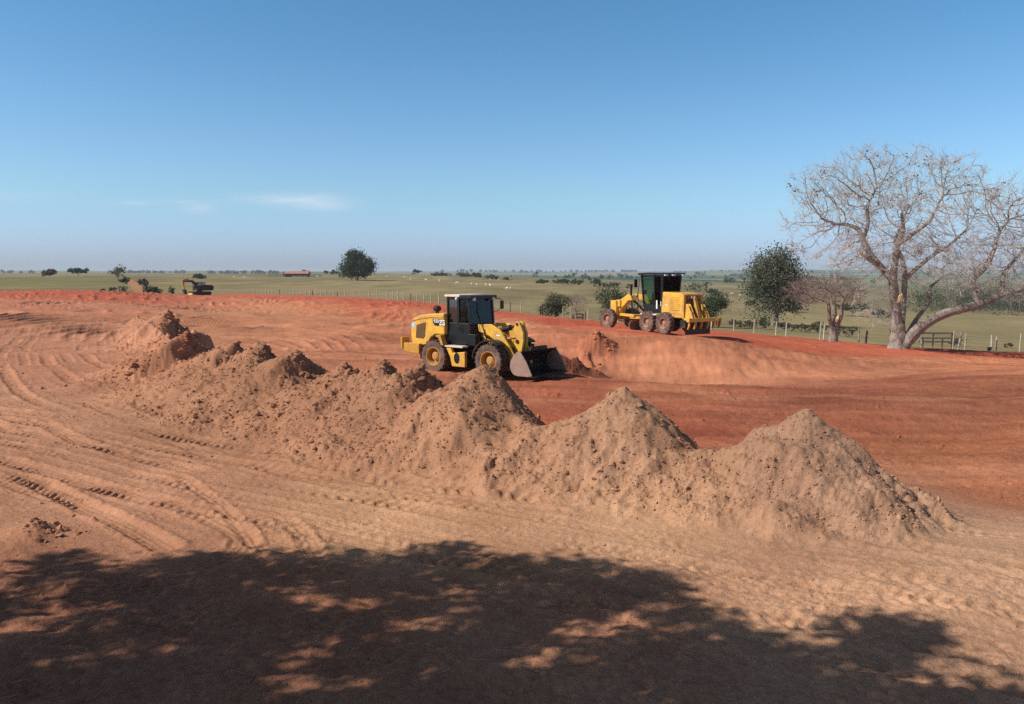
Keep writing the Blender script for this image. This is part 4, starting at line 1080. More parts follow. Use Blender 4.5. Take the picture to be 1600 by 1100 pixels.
# ------------------------------------------------------------------ motor grader
def build_grader(loc, rz):
    G = empty('motor_grader', loc, rz)
    tag(G, 'yellow motor grader with tall black cab and rear ripper parked on the red rim', 'motor grader')
    for x in (-.80, .80):
        for s in (-1, 1):
            wheel(G, .70, .40, .31, (x, s * 1.06, .70), s, M_RIMD, 18, M_TYRE)
    for s in (-1, 1):
        wheel(G, .70, .40, .31, (5.0, s * 1.05, .70), s, M_RIMD, 18, M_TYRE, R(10), R(5))
        t = MB(); t.prism([(-1.1, .55), (1.1, .55), (1.15, .8), (.6, .98), (-.6, .98), (-1.15, .8)], s * .62, s * .82); t.build('tandem_case', M_DARK, G, 0.03)
    # engine enclosure
    e = MB(); e.prism([(-2.0, 1.05), (-2.05, 2.44), (-1.9, 2.60), (-.05, 2.66), (-.02, 1.18), (-1.2, 1.05)], -.72, .72)
    E = e.build('engine_hood', M_YEL, G, 0.05)
    lv = MB()
    for k in range(7): lv.box(-1.72, -.98, .722, .740, 1.52 + k * .13, 1.57 + k * .13)
    lv.build('louvre', M_YELD, E)
    k = MB(); k.box(-.62, -.40, .722, .728, 1.80, 1.86); k.build('decal', M_WHITE, E)
    dl = MB(); dl.box(-1.9, -.1, .715, .726, 1.30, 1.315); dl.box(-.86, -.845, .715, .726, 1.3, 2.5); dl.build('panel_seam', M_DARK, E)
    rr = MB(); rr.box(-2.10, -2.02, -.60, .56, 1.15, 2.46); rr.build('radiator', M_GRILL, G)
    rp = MB(); rp.box(-2.16, -2.02, .56, .76, 1.0, 2.52); rp.box(-2.16, -2.02, -.76, -.60, 1.0, 2.52); rp.box(-2.14, -2.02, -.6, .56, 2.42, 2.54); rp.build('rear_frame', M_YELD, G, 0.02)
    for y, z, m, n in ((.42, 2.32, M_RED, 'tail_light'), (-.44, 2.32, M_RED, 'tail_light'), (.12, 2.34, M_LAMP, 'rear_light'), (-.12, 2.34, M_LAMP, 'rear_light'), (.42, 2.0, M_RED, 'tail_light'), (-.44, 2.05, M_RED, 'tail_light')):
        q = MB(); q.cyl((-2.10, y, z), (-2.20, y, z), .085); q.build(n, m, G)
    bt = MB(); bt.box(-2.0, -.1, -.35, .35, .55, 1.1); bt.box(-2.35, -1.9, -.8, .8, .45, .95); bt.cyl((-.8, -1, .7), (-.8, 1, .7), .15); bt.cyl((.8, -1, .7), (.8, 1, .7), .15); bt.build('rear_chassis', M_DARK, G, 0.02)
    # ripper
    rb = MB()
    rb.box(-2.95, -2.70, -1.22, 1.05, .86, 1.10)
    for y in (.66, .46): rb.prism([(-2.2, .95), (-2.95, .95), (-2.75, 1.35), (-2.42, 1.95), (-2.25, 1.95)], y - .03, y + .03)
    for y in (-.52, -.72): rb.prism([(-2.2, .95), (-2.95, .95), (-2.75, 1.35), (-2.42, 1.90), (-2.25, 1.90)], y - .03, y + .03)
    rb.box(-2.72, -2.60, .46, .66, 1.1, 1.5, None); rb.box(-2.72, -2.60, -.72, -.52, 1.1, 1.5, None)
    rb.box(-2.6, -2.15, -.8, .75, .90, 1.06)
    RB = rb.build('ripper_frame', M_YEL, G, 0.02)
    cy = MB(); cy.prism([(-2.3, 2.35), (-2.42, 2.35), (-2.86, 1.12), (-2.60, 1.12)], -.06, .16); cy.cyl((-2.30, .0, 1.9), (-2.75, -.15, 1.2), .10); cy.build('ripper_cylinder', M_YELD, RB, 0.015)
    for y in (.90, .40, -.12, -.66, -1.12):
        sh = MB(); sh.prism([(-2.90, 1.12), (-2.76, 1.12), (-2.74, .62), (-2.66, .42), (-2.74, .40), (-2.88, .62)], y - .045, y + .045); sh.build('shank', M_YELD, RB, 0.01)
    rx = MB(); rx.box(-3.02, -2.72, -1.62, -1.22, .90, 1.06); rx.prism([(-3.0, 1.06), (-2.86, 1.06), (-2.80, .66), (-2.74, .50), (-2.82, .48), (-2.96, .64)], -1.62, -1.52); rx.prism([(-3.0, 1.06), (-2.86, 1.06), (-2.84, .62), (-2.94, .60)], -1.32, -1.27); rx.build('ripper_end', M_YELD, RB, 0.01)
    sp = MB(); sp.box(-2.32, -2.24, -1.35, .72, .04, .86); sp.box(-2.25, -1.0, -.95, -.55, .35, .9); sp.build('rear_shade_sheet', M_BLK, G, 0.02)  # added black sheets standing in for the shade under the rear
    # cab
    zt = 3.72
    cb = MB(); cb.prism([(-.02, 1.30), (1.55, 1.22), (1.72, 1.6), (1.76, 1.82), (-.06, 1.82)], -.72, .72); cb.build('cab_shell', M_BLK, G, 0.02)
    cf = MB()
    for s in (-1, 1):
        for xa, xb, r in ((-.04, -.16, .07), (.62, .60, .055), (1.70, 1.86, .05)):
            cf.box(-r, r, -.05, .05, 0, zt - 1.8, Matrix.Translation((xa, s * .68, 1.80)) @ Matrix.Shear('XY', 4, ((xb - xa) / (zt - 1.8), s * .10 / (zt - 1.8))))
    cf.box(-.18, 1.9, -.80, .80, zt - .10, zt); cf.box(-.1, -.02, -.7, .7, 1.8, 2.5)
    cf.build('cab_frame', M_BLK, G, 0.01)
    gd = MB()
    for s in (-1, 1):
        Ms = Matrix.Translation((0, s * .69, 1.82)) @ Matrix.Shear('XY', 4, (0, s * .10 / (zt - 1.82)))
        gd.prism([(.62, 0), (-.04, 0), (-.14, zt - 1.9), (.60, zt - 1.9)], -.004, .004, 'y', Ms)
    Mb = Matrix.Translation((-.04, 0, 1.82)) @ Matrix.Shear('XY', 4, (-.12 / 1.9, 0))
    gd.box(-.004, .004, -.70, .70, .6, zt - 1.9, Mb)
    gd.build('rear_window', M_GLASSD, G)
    gl = MB()
    for s in (-1, 1):
        Ms = Matrix.Translation((0, s * .69, 1.82)) @ Matrix.Shear('XY', 4, (0, s * .10 / (zt - 1.82)))
        gl.prism([(.62, 0), (1.70, 0), (1.85, zt - 1.9), (.60, zt - 1.9)], -.004, .004, 'y', Ms)
    gl.box(-.004, .004, -.70, .70, 0, zt - 1.9, Matrix.Translation((1.72, 0, 1.82)) @ Matrix.Shear('XY', 4, (.15 / 1.9, 0)))
    gl.build('front_window', M_GLASSG, G)
    rf = MB(); rf.prism([(-.42, zt + .02), (2.06, zt + .02), (2.02, zt + .12), (.9, zt + .16), (-.38, zt + .12)], -.96, .96); rf.build('cab_roof', M_BLK, G, 0.02)
    for y in (.75, -.75, .1):
        q = MB(); q.box(-.50, -.42, y - .12, y + .12, zt - .05, zt + .04); q.build('work_light', M_LAMP, G, 0.01)
    q = MB(); q.box(1.92, 2.06, .62, .88, zt + .0, zt + .10); q.build('work_light', M_BLK, G, 0.01)
    st = MB(); st.box(.2, .7, -.25, .25, 1.82, 2.1); st.box(.1, .28, -.25, .25, 2.1, 2.95); st.build('seat', M_SEAT, G, 0.05)
    ds = MB(); ds.box(1.15, 1.45, -.22, .22, 1.82, 2.55); ds.build('control_console', M_BLK, G, 0.04)
    bp = MB(); bp.box(-.06, 0.02, -.66, .66, 2.2, 3.4) ; bp.build('rear_bulkhead', M_BLK, G)
    wl = MB(); wl.box(.30, .42, .738, .752, 1.56, 2.1); wl.build('door_handle', M_WHITE, G)
    wl = MB(); wl.box(-.06, .0, .742, .752, 1.75, 2.05); wl.build('door_handle', M_WHITE, G)
    stp = MB(); stp.box(-.05, 1.5, .70, 1.15, 1.16, 1.24); stp.build('step_plate', M_ROOF, G, 0.01)
    for s in (-1, 1):
        mr = MB(); mr.tube([(1.86, s * .8, zt - .12), (2.05, s * 1.08, zt - .15), (2.06, s * 1.1, zt - .4)], .02); a = mr.build('mirror_arm', M_BLK, G)
        mm = MB(); mm.box(2.02, 2.08, s * 1.1 - .13, s * 1.1 + .13, zt - .82, zt - .30); mm.build('mirror', M_BLK, a, 0.02)
    hr = MB(); hr.tube([(1.95, .86, zt - .3), (2.02, .92, 2.6), (2.0, .9, 1.4)], .022); hr.build('handrail', M_BLK, G)
    # front frame: box beam rising from the articulation and running to the nose
    fb = MB()
    fb.prism([(1.6, 1.25), (1.6, 1.75), (2.0, 2.28), (2.35, 2.44), (4.0, 2.42), (5.0, 1.92), (5.5, 1.72), (5.5, .82), (4.95, .78), (4.85, 1.30), (3.9, 2.0), (2.5, 2.06), (2.2, 1.9), (1.95, 1.25)], -.16, .16)
    FB = fb.build('front_frame', M_YEL, G, 0.03)
    ns = MB(); ns.box(4.95, 5.6, -.42, .42, .95, 1.95); ns.box(4.7, 5.1, -.30, .30, 1.5, 2.0); ns.build('nose_box', M_YEL, FB, 0.05)
    ax = MB(); ax.box(4.85, 5.15, -.95, .95, .62, .86); ax.box(4.9, 5.1, -.9, .9, .95, 1.03); ax.build('front_axle', M_YELD, G, 0.02)
    dd = MB(); dd.prism([(5.35, .92), (5.35, 1.08), (2.7, 1.0), (2.7, .84)], -.08, .08)
    for s in (-1, 1): dd.prism([(5.3, .9), (5.3, 1.05), (2.9, 1.02), (2.9, .86)], s * .1, s * .22, 'y') if False else dd.box(-1.3, 1.3, -.06, .06, -.07, .07, Matrix.Translation((4.0, s * .30, .96)) @ Matrix.Rotation(-s * R(13), 4, 'Z'))
    dd.cyl((2.75, 0, .80), (2.75, 0, .95), .78, n=28)
    dd.box(2.5, 3.0, -.85, .85, .93, 1.08)
    dd.build('drawbar', M_YEL, G, 0.015)
    bl = MB()
    arc = [(.30 * math.cos(a) - .30, .34 + .34 * math.sin(a)) for a in [R(t) for t in range(-80, 85, 15)]]
    arc2 = [(x - .035, z) for x, z in arc][::-1]
    Mbl = Matrix.Translation((2.75, 0, .08)) @ Matrix.Rotation(R(22), 4, 'Z')
    bl.prism(arc + arc2, -1.75, 1.75, 'y', Mbl)
    BL = bl.build('blade', M_RIMD, G)
    ce = MB(); ce.box(-.27, -.22, -1.78, 1.78, -.07, .10, Mbl); ce.build('cutting_edge', M_DARK, BL)
    bs = MB()
    for y in (-.6, .6): bs.box(-.42, -.28, y - .06, y + .06, .10, .85, Mbl)
    bs.box(-.5, -.34, -.8, .8, .30, .42, Mbl); bs.build('blade_bracket', M_YELD, BL, 0.01)
    for s in (-1, 1):
        lc = MB(); lc.cyl((3.1, s * .62, 3.05 if s > 0 else 2.7), (3.1, s * .62, 2.1), .075); lc.cyl((3.1, s * .62, 2.1), (2.85, s * .62, 1.0), .045); lc.build('blade_lift_cylinder', M_BLK, G, 0, True)
        sd = MB(); sd.prism([(2.86, 2.02), (3.36, 2.02), (3.30, 2.34), (3.0, 2.34)], s * .16, s * .74); sd.build('lift_saddle', M_YEL, G, 0.02)
    cs = MB(); cs.cyl((3.5, .3, 2.2), (2.9, -.7, 1.0), .07); cs.tube([(2.0, .3, 1.9), (2.6, .45, 2.1), (3.0, .5, 2.4)], .05); cs.tube([(2.0, .2, 1.6), (2.5, .5, 1.7), (2.8, .5, 1.2)], .04); cs.build('hydraulic_line', M_BLK, G, 0, True)
    return G

# ------------------------------------------------------------------ excavator
def build_excavator(loc, rz):
    E = empty('excavator', loc, rz)
    tag(E, 'dark tracked excavator with folded boom far off at the left end of the pit', 'excavator')
    for s in (-1, 1):
        t = MB(); pr = [(-1.75 + .42 * math.cos(a), .43 + .42 * math.sin(a)) for a in [R(k) for k in range(90, 271, 20)]] + [(1.75 + .42 * math.cos(a), .43 + .42 * math.sin(a)) for a in [R(k) for k in range(-90, 91, 20)]]
        t.prism(pr, s * .82, s * 1.38); t.build('track', M_DARK, E)
    u = MB(); u.box(-1.2, 1.2, -.85, .85, .4, .85); u.cyl((0, 0, .8), (0, 0, 1.05), .6); u.build('undercarriage', M_DARK, E)
    h = MB(); h.box(-2.5, 1.0, -1.3, 1.3, 1.05, 1.95); h.box(-2.5, -.7, -1.3, 1.3, 1.9, 2.3); h.build('house', M_DARK, E, 0.06)
    cw = MB(); cw.prism([(-2.5, 1.1), (-2.85, 1.3), (-2.85, 2.1), (-2.5, 2.2)], -1.3, 1.3); cw.build('counterweight', M_BLK, E, 0.08)
    c = MB(); c.prism([(-.6, 1.95), (1.15, 1.95), (1.0, 2.98), (-.6, 2.98)], .34, 1.3)
    C_ = c.build('cab', M_BLK, E, 0.05)
    g = MB(); g.prism([(.28, 2.2), (1.04, 2.2), (.92, 2.88), (.28, 2.88)], 1.30, 1.31); g.prism([(-.45, 2.3), (.15, 2.3), (.15, 2.88), (-.45, 2.88)], 1.30, 1.31); g.build('window', simple('pale_window', (.30, .36, .36), .1), C_)
    ex = MB(); ex.cyl((-1.8, -.5, 2.3), (-1.8, -.5, 2.75), .07); ex.build('exhaust_pipe', M_DARK, E)
    sx_ = lambda pr: [(.55 + (x - .55) * .70, z) for x, z in pr]
    b = MB(); b.prism(sx_([(.55, 1.45), (1.0, 1.35), (1.6, 2.55), (2.4, 2.95), (5.0, 3.00), (5.25, 3.30), (5.1, 3.42), (2.2, 3.45), (1.1, 2.85)]), -.28, .28)
    M_BOOM = simple('dirty_dark_boom', (.06, .042, .032), .6, 0, .3, 3.0, DUST, .3)
    b.build('boom', M_BOOM, E, 0.03)
    for s in (-1, 1):
        q = MB(); q.cyl((.95, s * .4, 1.35), (1.3, s * .4, 2.2), .09); q.cyl((1.3, s * .4, 2.2), (1.5, s * .4, 2.85), .05); q.build('boom_cylinder', M_DARK, E)
    st = MB(); st.prism(sx_([(4.95, 3.18), (5.35, 3.45), (5.75, 3.35), (5.5, 2.3), (5.1, 1.35), (4.9, 1.35), (5.0, 2.3)]), -.2, .2); st.build('stick', M_YELD, E, 0.02)
    bk = MB(); bk.prism(sx_([(5.15, 1.45), (4.9, 1.45), (4.45, 1.0), (4.35, .45), (4.7, .15), (4.85, .62), (5.3, .9)]), -.5, .5); bk.build('bucket', M_DARK, E, 0.02)
    ic = MB(); ic.cyl((2.4, 0, 3.55), (3.4, 0, 3.6), .08); ic.cyl((3.4, 0, 3.6), (3.9, 0, 3.45), .045); ic.build('stick_cylinder', M_DARK, E)
    bd = MB(); bd.prism([(1.9, .55), (2.15, .5), (2.3, .1), (2.2, .1), (2.0, .4)], -1.2, 1.2); bd.box(1.0, 2.0, -.6, -.4, .4, .55); bd.box(1.0, 2.0, .4, .6, .4, .55); bd.build('dozer_blade', M_YEL, E, 0.02)
    return E

# place them: the ground under each is read from the land
def seat_on(px, py, d): 
    p = at(px, py, d); return (p[0], p[1])
lx, ly = at(749, 560, 33.6)[:2]
loader = build_loader((lx, ly, gz(lx, ly)), R(-38))
gx_, gy_ = at(1045, 520, 51.6)[:2]
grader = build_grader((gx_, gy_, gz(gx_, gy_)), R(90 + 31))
exx, exy = at(312, 460, 165)[:2]
excavator = build_excavator((exx, exy, gz(exx, exy) + 0.05), R(180 + 50))
excavator.scale = (.9, .9, .9)
# ------------------------------------------------------------------ vegetation
def bark(name, a, b, scale=5.0):
    t = NT(name)
    col = t.ramp(t.noise(scale, 8.0, 0.7, 'Object', (1, 1, 0.35)), [(0.3, a), (0.7, b)])
    t.l(col, t.b.inputs['Base Color']); t.b.inputs['Roughness'].default_value = 0.95; t.b.inputs['Specular IOR Level'].default_value = 0.1
    t.bump(t.noise(scale * 4, 8.0, 0.7, 'Object', (1, 1, 0.3)), 0.6, 0.04)
    return t.m
def leaf_mat(name, a, b, scale=0.5, trans=0.25):
    t = NT(name)
    g = t.n('ShaderNodeNewGeometry')
    nz = t.n('ShaderNodeTexNoise'); nz.inputs['Scale'].default_value = scale; nz.inputs['Detail'].default_value = 3
    t.l(g.outputs['Position'], nz.inputs['Vector'])
    ri = t.n('ShaderNodeMath', operation='ADD'); t.l(nz.outputs['Fac'], ri.inputs[0])
    rr = t.n('ShaderNodeMath', operation='MULTIPLY_ADD'); t.l(g.outputs['Random Per Island'], rr.inputs[0]); rr.inputs[1].default_value = 0.4; rr.inputs[2].default_value = -0.2
    t.l(rr.outputs[0], ri.inputs[1])
    col = t.ramp(ri.outputs[0], [(0.25, a), (0.75, b)])
    t.l(col, t.b.inputs['Base Color']); t.b.inputs['Roughness'].default_value = 0.75; t.b.inputs['Specular IOR Level'].default_value = 0.2
    tr = t.n('ShaderNodeBsdfTranslucent'); t.l(col, tr.inputs[0])
    mx = t.n('ShaderNodeMixShader'); mx.inputs[0].default_value = trans
    t.l(t.b.outputs[0], mx.inputs[1]); t.l(tr.outputs[0], mx.inputs[2]); t.l(mx.outputs[0], t.t.nodes['Material Output'].inputs[0])
    return t.m
M_BARK = bark('grey_brown_bark', (.13, .104, .083), (.42, .355, .295), 3.0)
M_BRANCH = bark('pale_branch_bark', (.20, .172, .145), (.50, .44, .375), 2.0)
M_FINE = bark('pale_grey_twig_bark', (.44, .405, .365), (.66, .61, .56), 1.0)
M_TWIG = bark('pinkish_twig_bark', (.17, .115, .105), (.30, .215, .195), 1.0)
M_WOUND = simple('torn_pale_wood', (.80, .58, .30), .8, 0, .15, 8.0)
M_LEAF_OAK = leaf_mat('dark_green_leaves', (.022, .042, .020), (.085, .115, .050))
M_LEAF_GREY = leaf_mat('grey_green_leaves', (.065, .075, .050), (.19, .19, .125))
M_LEAF_OLIVE = leaf_mat('olive_leaves', (.040, .050, .026), (.13, .135, .070))
M_LEAF_DRY = leaf_mat('dry_brown_leaves', (.050, .040, .030), (.13, .105, .070))
M_LEAF_RUST = leaf_mat('rusty_leaves', (.07, .042, .036), (.17, .105, .085))
M_LEAF_FAR = leaf_mat('far_wood_leaves', (.035, .050, .030), (.085, .105, .065), 0.1)
M_POST = simple('weathered_fence_post', (.50, .43, .33), .9, 0, .3, 3.0)
M_POSTD = simple('dark_fence_post', (.12, .10, .08), .9, 0, .3, 3.0)
M_WIRE = simple('fence_wire', (.28, .26, .24), .6, .5, .1, 3.0)

def quads_at(P, size, rng, jitter=0.5, flat=0.0):
    """one random small leaf quad per point"""
    n = len(P)
    a = rng.normal(size=(n, 3)); a[:, 2] *= (1 - flat); a /= np.linalg.norm(a, axis=1)[:, None]
    b = rng.normal(size=(n, 3)); b[:, 2] *= (1 - flat); b -= a * (a * b).sum(1)[:, None]; b /= np.linalg.norm(b, axis=1)[:, None]
    s = (size * (1 - jitter + 2 * jitter * rng.random(n)))[:, None]
    v = np.stack([P - a * s, P + b * s * .55, P + a * s, P - b * s * .55], 1).reshape(-1, 3)
    return v, np.arange(n * 4).reshape(n, 4)
def crown_points(rng, rx, ry, rz, ncl, nlf, clr, hollow=0.55, bottom=-0.75):
    """leaf positions: leaf clumps on several overlapping boughs of uneven size, with gaps between them"""
    K = 9
    d = rng.normal(size=(K, 3)); d /= np.linalg.norm(d, axis=1)[:, None]
    d[:, 2] = np.where(d[:, 2] < bottom * .8, -d[:, 2], d[:, 2])
    bc = d * (0.40 + 0.22 * rng.random((K, 1))); br = 0.34 + 0.20 * rng.random(K)
    bc = np.concatenate([bc, np.zeros((1, 3))]); br = np.append(br, 0.55)
    c = []
    while len(c) < ncl:
        k = rng.integers(0, K + 1)
        p = rng.normal(size=3); p /= np.linalg.norm(p)
        r = br[k] * (hollow + (1 - hollow) * rng.random() ** 0.5) * (1 + .10 * rng.normal())
        q = bc[k] + p * r
        if q[2] < bottom: continue
        c.append(q)
    c = np.array(c); c = c / np.percentile(np.abs(c), 99.5, axis=0)
    c *= np.array([rx, ry, rz])
    return np.repeat(c, nlf, 0) + rng.normal(size=(ncl * nlf, 3)) * clr * 0.85 * np.array([1, 1, .75])
def tubes_np(segs, n=5):
    """segs: (m, 8) array of x0,y0,z0,r0,x1,y1,z1,r1"""
    segs = np.asarray(segs, dtype=np.float64)
    p0, r0, p1, r1 = segs[:, :3], segs[:, 3], segs[:, 4:7], segs[:, 7]
    d = p1 - p0; L = np.linalg.norm(d, axis=1)[:, None]; d = d / np.maximum(L, 1e-6)
    ref = np.where(np.abs(d[:, 2:3]) < 0.9, np.array([[0, 0, 1.0]]), np.array([[1.0, 0, 0]]))
    a = np.cross(d, ref); a /= np.linalg.norm(a, axis=1)[:, None]; b = np.cross(d, a)
    ang = 2 * np.pi * np.arange(n) / n
    ring = a[:, None, :] * np.cos(ang)[None, :, None] + b[:, None, :] * np.sin(ang)[None, :, None]
    v = np.concatenate([p0[:, None, :] - d[:, None] * (r0 * .3)[:, None, None] + ring * r0[:, None, None], p1[:, None, :] + d[:, None] * (r1 * .3)[:, None, None] + ring * r1[:, None, None]], 1).reshape(-1, 3)
    m = len(segs); base = (np.arange(m) * 2 * n)[:, None]
    k = np.arange(n)[None, :]
    q = np.stack([base + k, base + (k + 1) % n, base + n + (k + 1) % n, base + n + k], -1).reshape(-1, 4)
    return v, q
def limb_mesh(name, pts, rad, mat, parent, n=12, seed=0):
    """one smooth limb through 3D points, slightly gnarled"""
    rng = np.random.default_rng(seed)
    P = np.array(catmull(pts, 5)); r = np.interp(np.linspace(0, len(pts) - 1, len(P)), range(len(pts)), rad)
    r = r * (1 + 0.035 * rng.normal(size=len(P)))
    b = MB(); b.tube([tuple(p) for p in P], list(r), n)
    return b.build(name, mat, parent, 0, True)

def colonise(limbs, attract, seed, step=0.26, infl=2.6, kill=0.42, iters=110, maxn=9000):
    """space colonisation: branches grow from the limb nodes towards the attraction points"""
    rng = np.random.default_rng(seed)
    N = []; par = []; fixed = []
    for pts, start in limbs:
        P = catmull(pts, 6); prev = start(N) if callable(start) else -1
        last = None
        for p in P:
            if last is None or np.linalg.norm(p - last) >= step * .8:
                N.append(np.array(p)); par.append(prev); prev = len(N) - 1; last = p
    nl = len(N)
    N = np.array(N); par = list(par)
    A_ = attract.copy()
    d2 = ((A_[:, None, :] - N[None]) ** 2).sum(-1)
    near = d2.argmin(1); nd = np.sqrt(d2.min(1))
    alive = nd > kill
    A_, near, nd = A_[alive], near[alive], nd[alive]
    for it in range(iters):
        if not len(A_) or len(N) > maxn: break
        ok = nd < infl
        if not ok.any(): infl *= 1.3; continue
        dirs = (A_[ok] - N[near[ok]]); dirs /= np.linalg.norm(dirs, axis=1)[:, None]
        u, inv = np.unique(near[ok], return_inverse=True)
        D = np.zeros((len(u), 3)); np.add.at(D, inv, dirs)
        D /= np.linalg.norm(D, axis=1)[:, None] + 1e-6
        D += rng.normal(size=D.shape) * 0.16
        D /= np.linalg.norm(D, axis=1)[:, None] + 1e-6
        new = N[u] + D * step
        i0 = len(N)
        N = np.concatenate([N, new]); par += list(u)
        dn = ((A_[:, None, :] - new[None]) ** 2).sum(-1)
        j = dn.argmin(1); dm = np.sqrt(dn.min(1))
        bt = dm < nd
        near = np.where(bt, i0 + j, near); nd = np.where(bt, dm, nd)
        k_ = nd > kill
        A_, near, nd = A_[k_], near[k_], nd[k_]
    return N, np.array(par), nl
def bare_tree(T, limbs3, attract, seed, r_tip, expo, twigs, limb_r, mats, step=0.26, kill=0.42, trunk_pts=None, twig_len=0.55, infl=2.6):
    """limbs3: list of (points, radii, part name)"""
    rng = np.random.default_rng(seed)
    for i, (pts, rad, nm) in enumerate(limbs3):
        limb_mesh(nm, pts, rad, mats[0], T, 14 if nm == 'trunk' else 10, seed + i)
    N, par, nl = colonise([(p, -1) for p, r, nm in limbs3], attract, seed, step, infl, kill)
    n = len(N)
    area = np.zeros(n); kids = np.zeros(n, dtype=int)
    for i in range(n - 1, nl - 1, -1):
        if area[i] == 0: area[i] = r_tip ** expo
        p = par[i]
        if p >= 0: area[p] += area[i]; kids[p] += 1
    rad = area ** (1 / expo)
    segs = [(*N[par[i]], .03, *N[i], .03) for i in range(nl) if par[i] >= 0]      # cores inside the limbs
    for i in range(nl, n):
        p = par[i]
        r1 = rad[i]; r0 = min(rad[p], r1 * 1.5) if p >= nl else r1 * 1.25
        segs.append((*N[p], min(r0, limb_r), *N[i], min(r1, limb_r)))
    v, q = tubes_np(segs, 5)
    link_mesh('branches', mesh_np('branches', v, q), mats[1], T)
    tips = [i for i in range(nl, n) if kids[i] == 0]
    thin = [i for i in range(nl, n) if rad[i] < r_tip * 2.6]
    ts = []
    src = tips * twigs + thin * max(1, twigs // 2)
    for i in src:
        p = N[i]; d = N[i] - N[par[i]]; d /= np.linalg.norm(d) + 1e-6
        q_ = p.copy(); r = r_tip * .75
        d = d + rng.normal(size=3) * .55
        for k in range(3):
            d = d + rng.normal(size=3) * .22 + np.array([0, 0, .06]); d /= np.linalg.norm(d)
            e = q_ + d * twig_len * (.25 + .25 * rng.random())
            ts.append((*q_, r, *e, r * .7)); q_ = e; r *= .72
    v, q = tubes_np(ts, 3)
    link_mesh('twigs', mesh_np('twigs', v, q), mats[2], T)
    return N, tips
def in_poly(px, py, poly):
    c = np.zeros(len(px), dtype=bool); n = len(poly)
    for i in range(n):
        x1, y1 = poly[i]; x2, y2 = poly[(i + 1) % n]
        k = ((y1 > py) != (y2 > py)) & (px < (x2 - x1) * (py - y1) / (y2 - y1 + 1e-9) + x1)
        c ^= k
    return c
def poly_cloud(poly, n, rng, conv, depth):
    """attraction points filling an outline of the crown, rounded off in depth"""
    P = np.array(poly, dtype=float); lo, hi = P.min(0), P.max(0); c = (lo + hi) / 2; h = (hi - lo) / 2
    o = []
    while len(o) < n:
        q = lo + (hi - lo) * rng.random(2)
        if not in_poly(np.array([q[0]]), np.array([q[1]]), poly)[0]: continue
        e = min(1.0, (((q - c) / h) ** 2).sum())
        dd = depth * math.sqrt(max(0.08, 1 - 0.9 * e))
        x, z = conv(q[0], q[1])
        o.append((x, dd * (2 * rng.random() - 1), z))
    return np.array(o)

# the big bare tree
TD = 62.0; PXM = TD / F
b0 = at(1405, 541, TD); bz = gz(b0[0], b0[1])
BT = empty('bare_tree', (b0[0], b0[1], bz - 0.1))
tag(BT, 'huge leafless spreading tree with torn pale wounds standing on the red rim', 'tree')
def cv(px, py): return ((px - 1405) * PXM, (541 - py) * PXM + 0.1)
def L3(*pts): return [np.array((cv(p[0], p[1])[0], p[2], cv(p[0], p[1])[1])) for p in pts]
limbs = [
    (L3((1404, 546, 0), (1403, 532, 0), (1402, 515, 0), (1399, 500, 0)), [.98, .70, .62, .55], 'trunk'),
    (L3((1400, 512, 0), (1399, 495, 0), (1396, 476, -.1), (1391, 452, -.2), (1388, 428, -.2)), [.46, .42, .38, .34, .29], 'limb'),
    (L3((1388, 428, -.2), (1390, 400, -.3), (1391, 378, -.4), (1396, 356, -.6), (1390, 330, -.9)), [.30, .24, .22, .17, .10], 'limb'),
    (L3((1389, 432, -.2), (1374, 413, .2), (1358, 392, .5), (1348, 368, .8), (1340, 352, .9), (1322, 345, 1.0), (1304, 344, 1.2)), [.30, .26, .24, .21, .18, .14, .10], 'limb'),
    (L3((1348, 368, .8), (1352, 345, .5), (1348, 318, .2), (1358, 290, 0)), [.16, .14, .11, .07], 'limb'),
    (L3((1408, 518, .3), (1417, 490, 1.0), (1424, 458, 1.6), (1428, 425, 2.0), (1424, 398, 2.2), (1412, 372, 2.2), (1420, 350, 2.4)), [.30, .25, .22, .20, .17, .13, .08], 'limb'),
    (L3((1427, 432, 2.0), (1444, 412, 1.6), (1462, 394, 1.3), (1486, 378, 1.2), (1508, 356, 1.0)), [.18, .16, .14, .11, .07], 'limb'),
    (L3((1391, 378, -.4), (1405, 362, -1.2), (1424, 342, -1.8), (1436, 312, -2.0)), [.17, .15, .12, .07], 'limb'),
    (L3((1410, 532, -.3), (1424, 510, -.7), (1440, 494, -1.0), (1462, 482, -1.2), (1490, 474, -1.3), (1516, 467, -1.2), (1545, 456, -.9), (1585, 446, -.5), (1640, 430, 0)), [.48, .42, .38, .35, .31, .27, .22, .16, .08], 'limb'),
    (L3((1512, 468, -1.2), (1506, 445, -1.0), (1507, 430, -.8), (1526, 412, -.6), (1540, 385, -.4), (1548, 360, -.2), (1566, 338, 0)), [.22, .20, .18, .17, .14, .11, .07], 'limb'),
    (L3((1552, 453, -.8), (1556, 430, -.4), (1572, 410, .2), (1600, 385, .8), (1630, 352, 1.2)), [.18, .16, .14, .11, .07], 'limb'),
    (L3((1420, 516, .2), (1440, 492, .9), (1462, 470, 1.5), (1470, 445, 2.0), (1490, 430, 2.4)), [.20, .17, .14, .11, .07], 'limb'),
]
rngT = np.random.default_rng(11)
crown = [(1232, 318), (1240, 286), (1262, 262), (1300, 250), (1340, 238), (1375, 236), (1400, 244), (1440, 236), (1490, 252), (1530, 276), (1556, 300), (1600, 296), (1660, 310), (1700, 360), (1690, 420), (1640, 462), (1560, 466), (1510, 448), (1480, 452), (1450, 440), (1400, 424), (1350, 420), (1300, 412), (1262, 386), (1290, 372), (1228, 346)]
cc_ = poly_cloud(crown, 160, rngT, cv, 6.0)
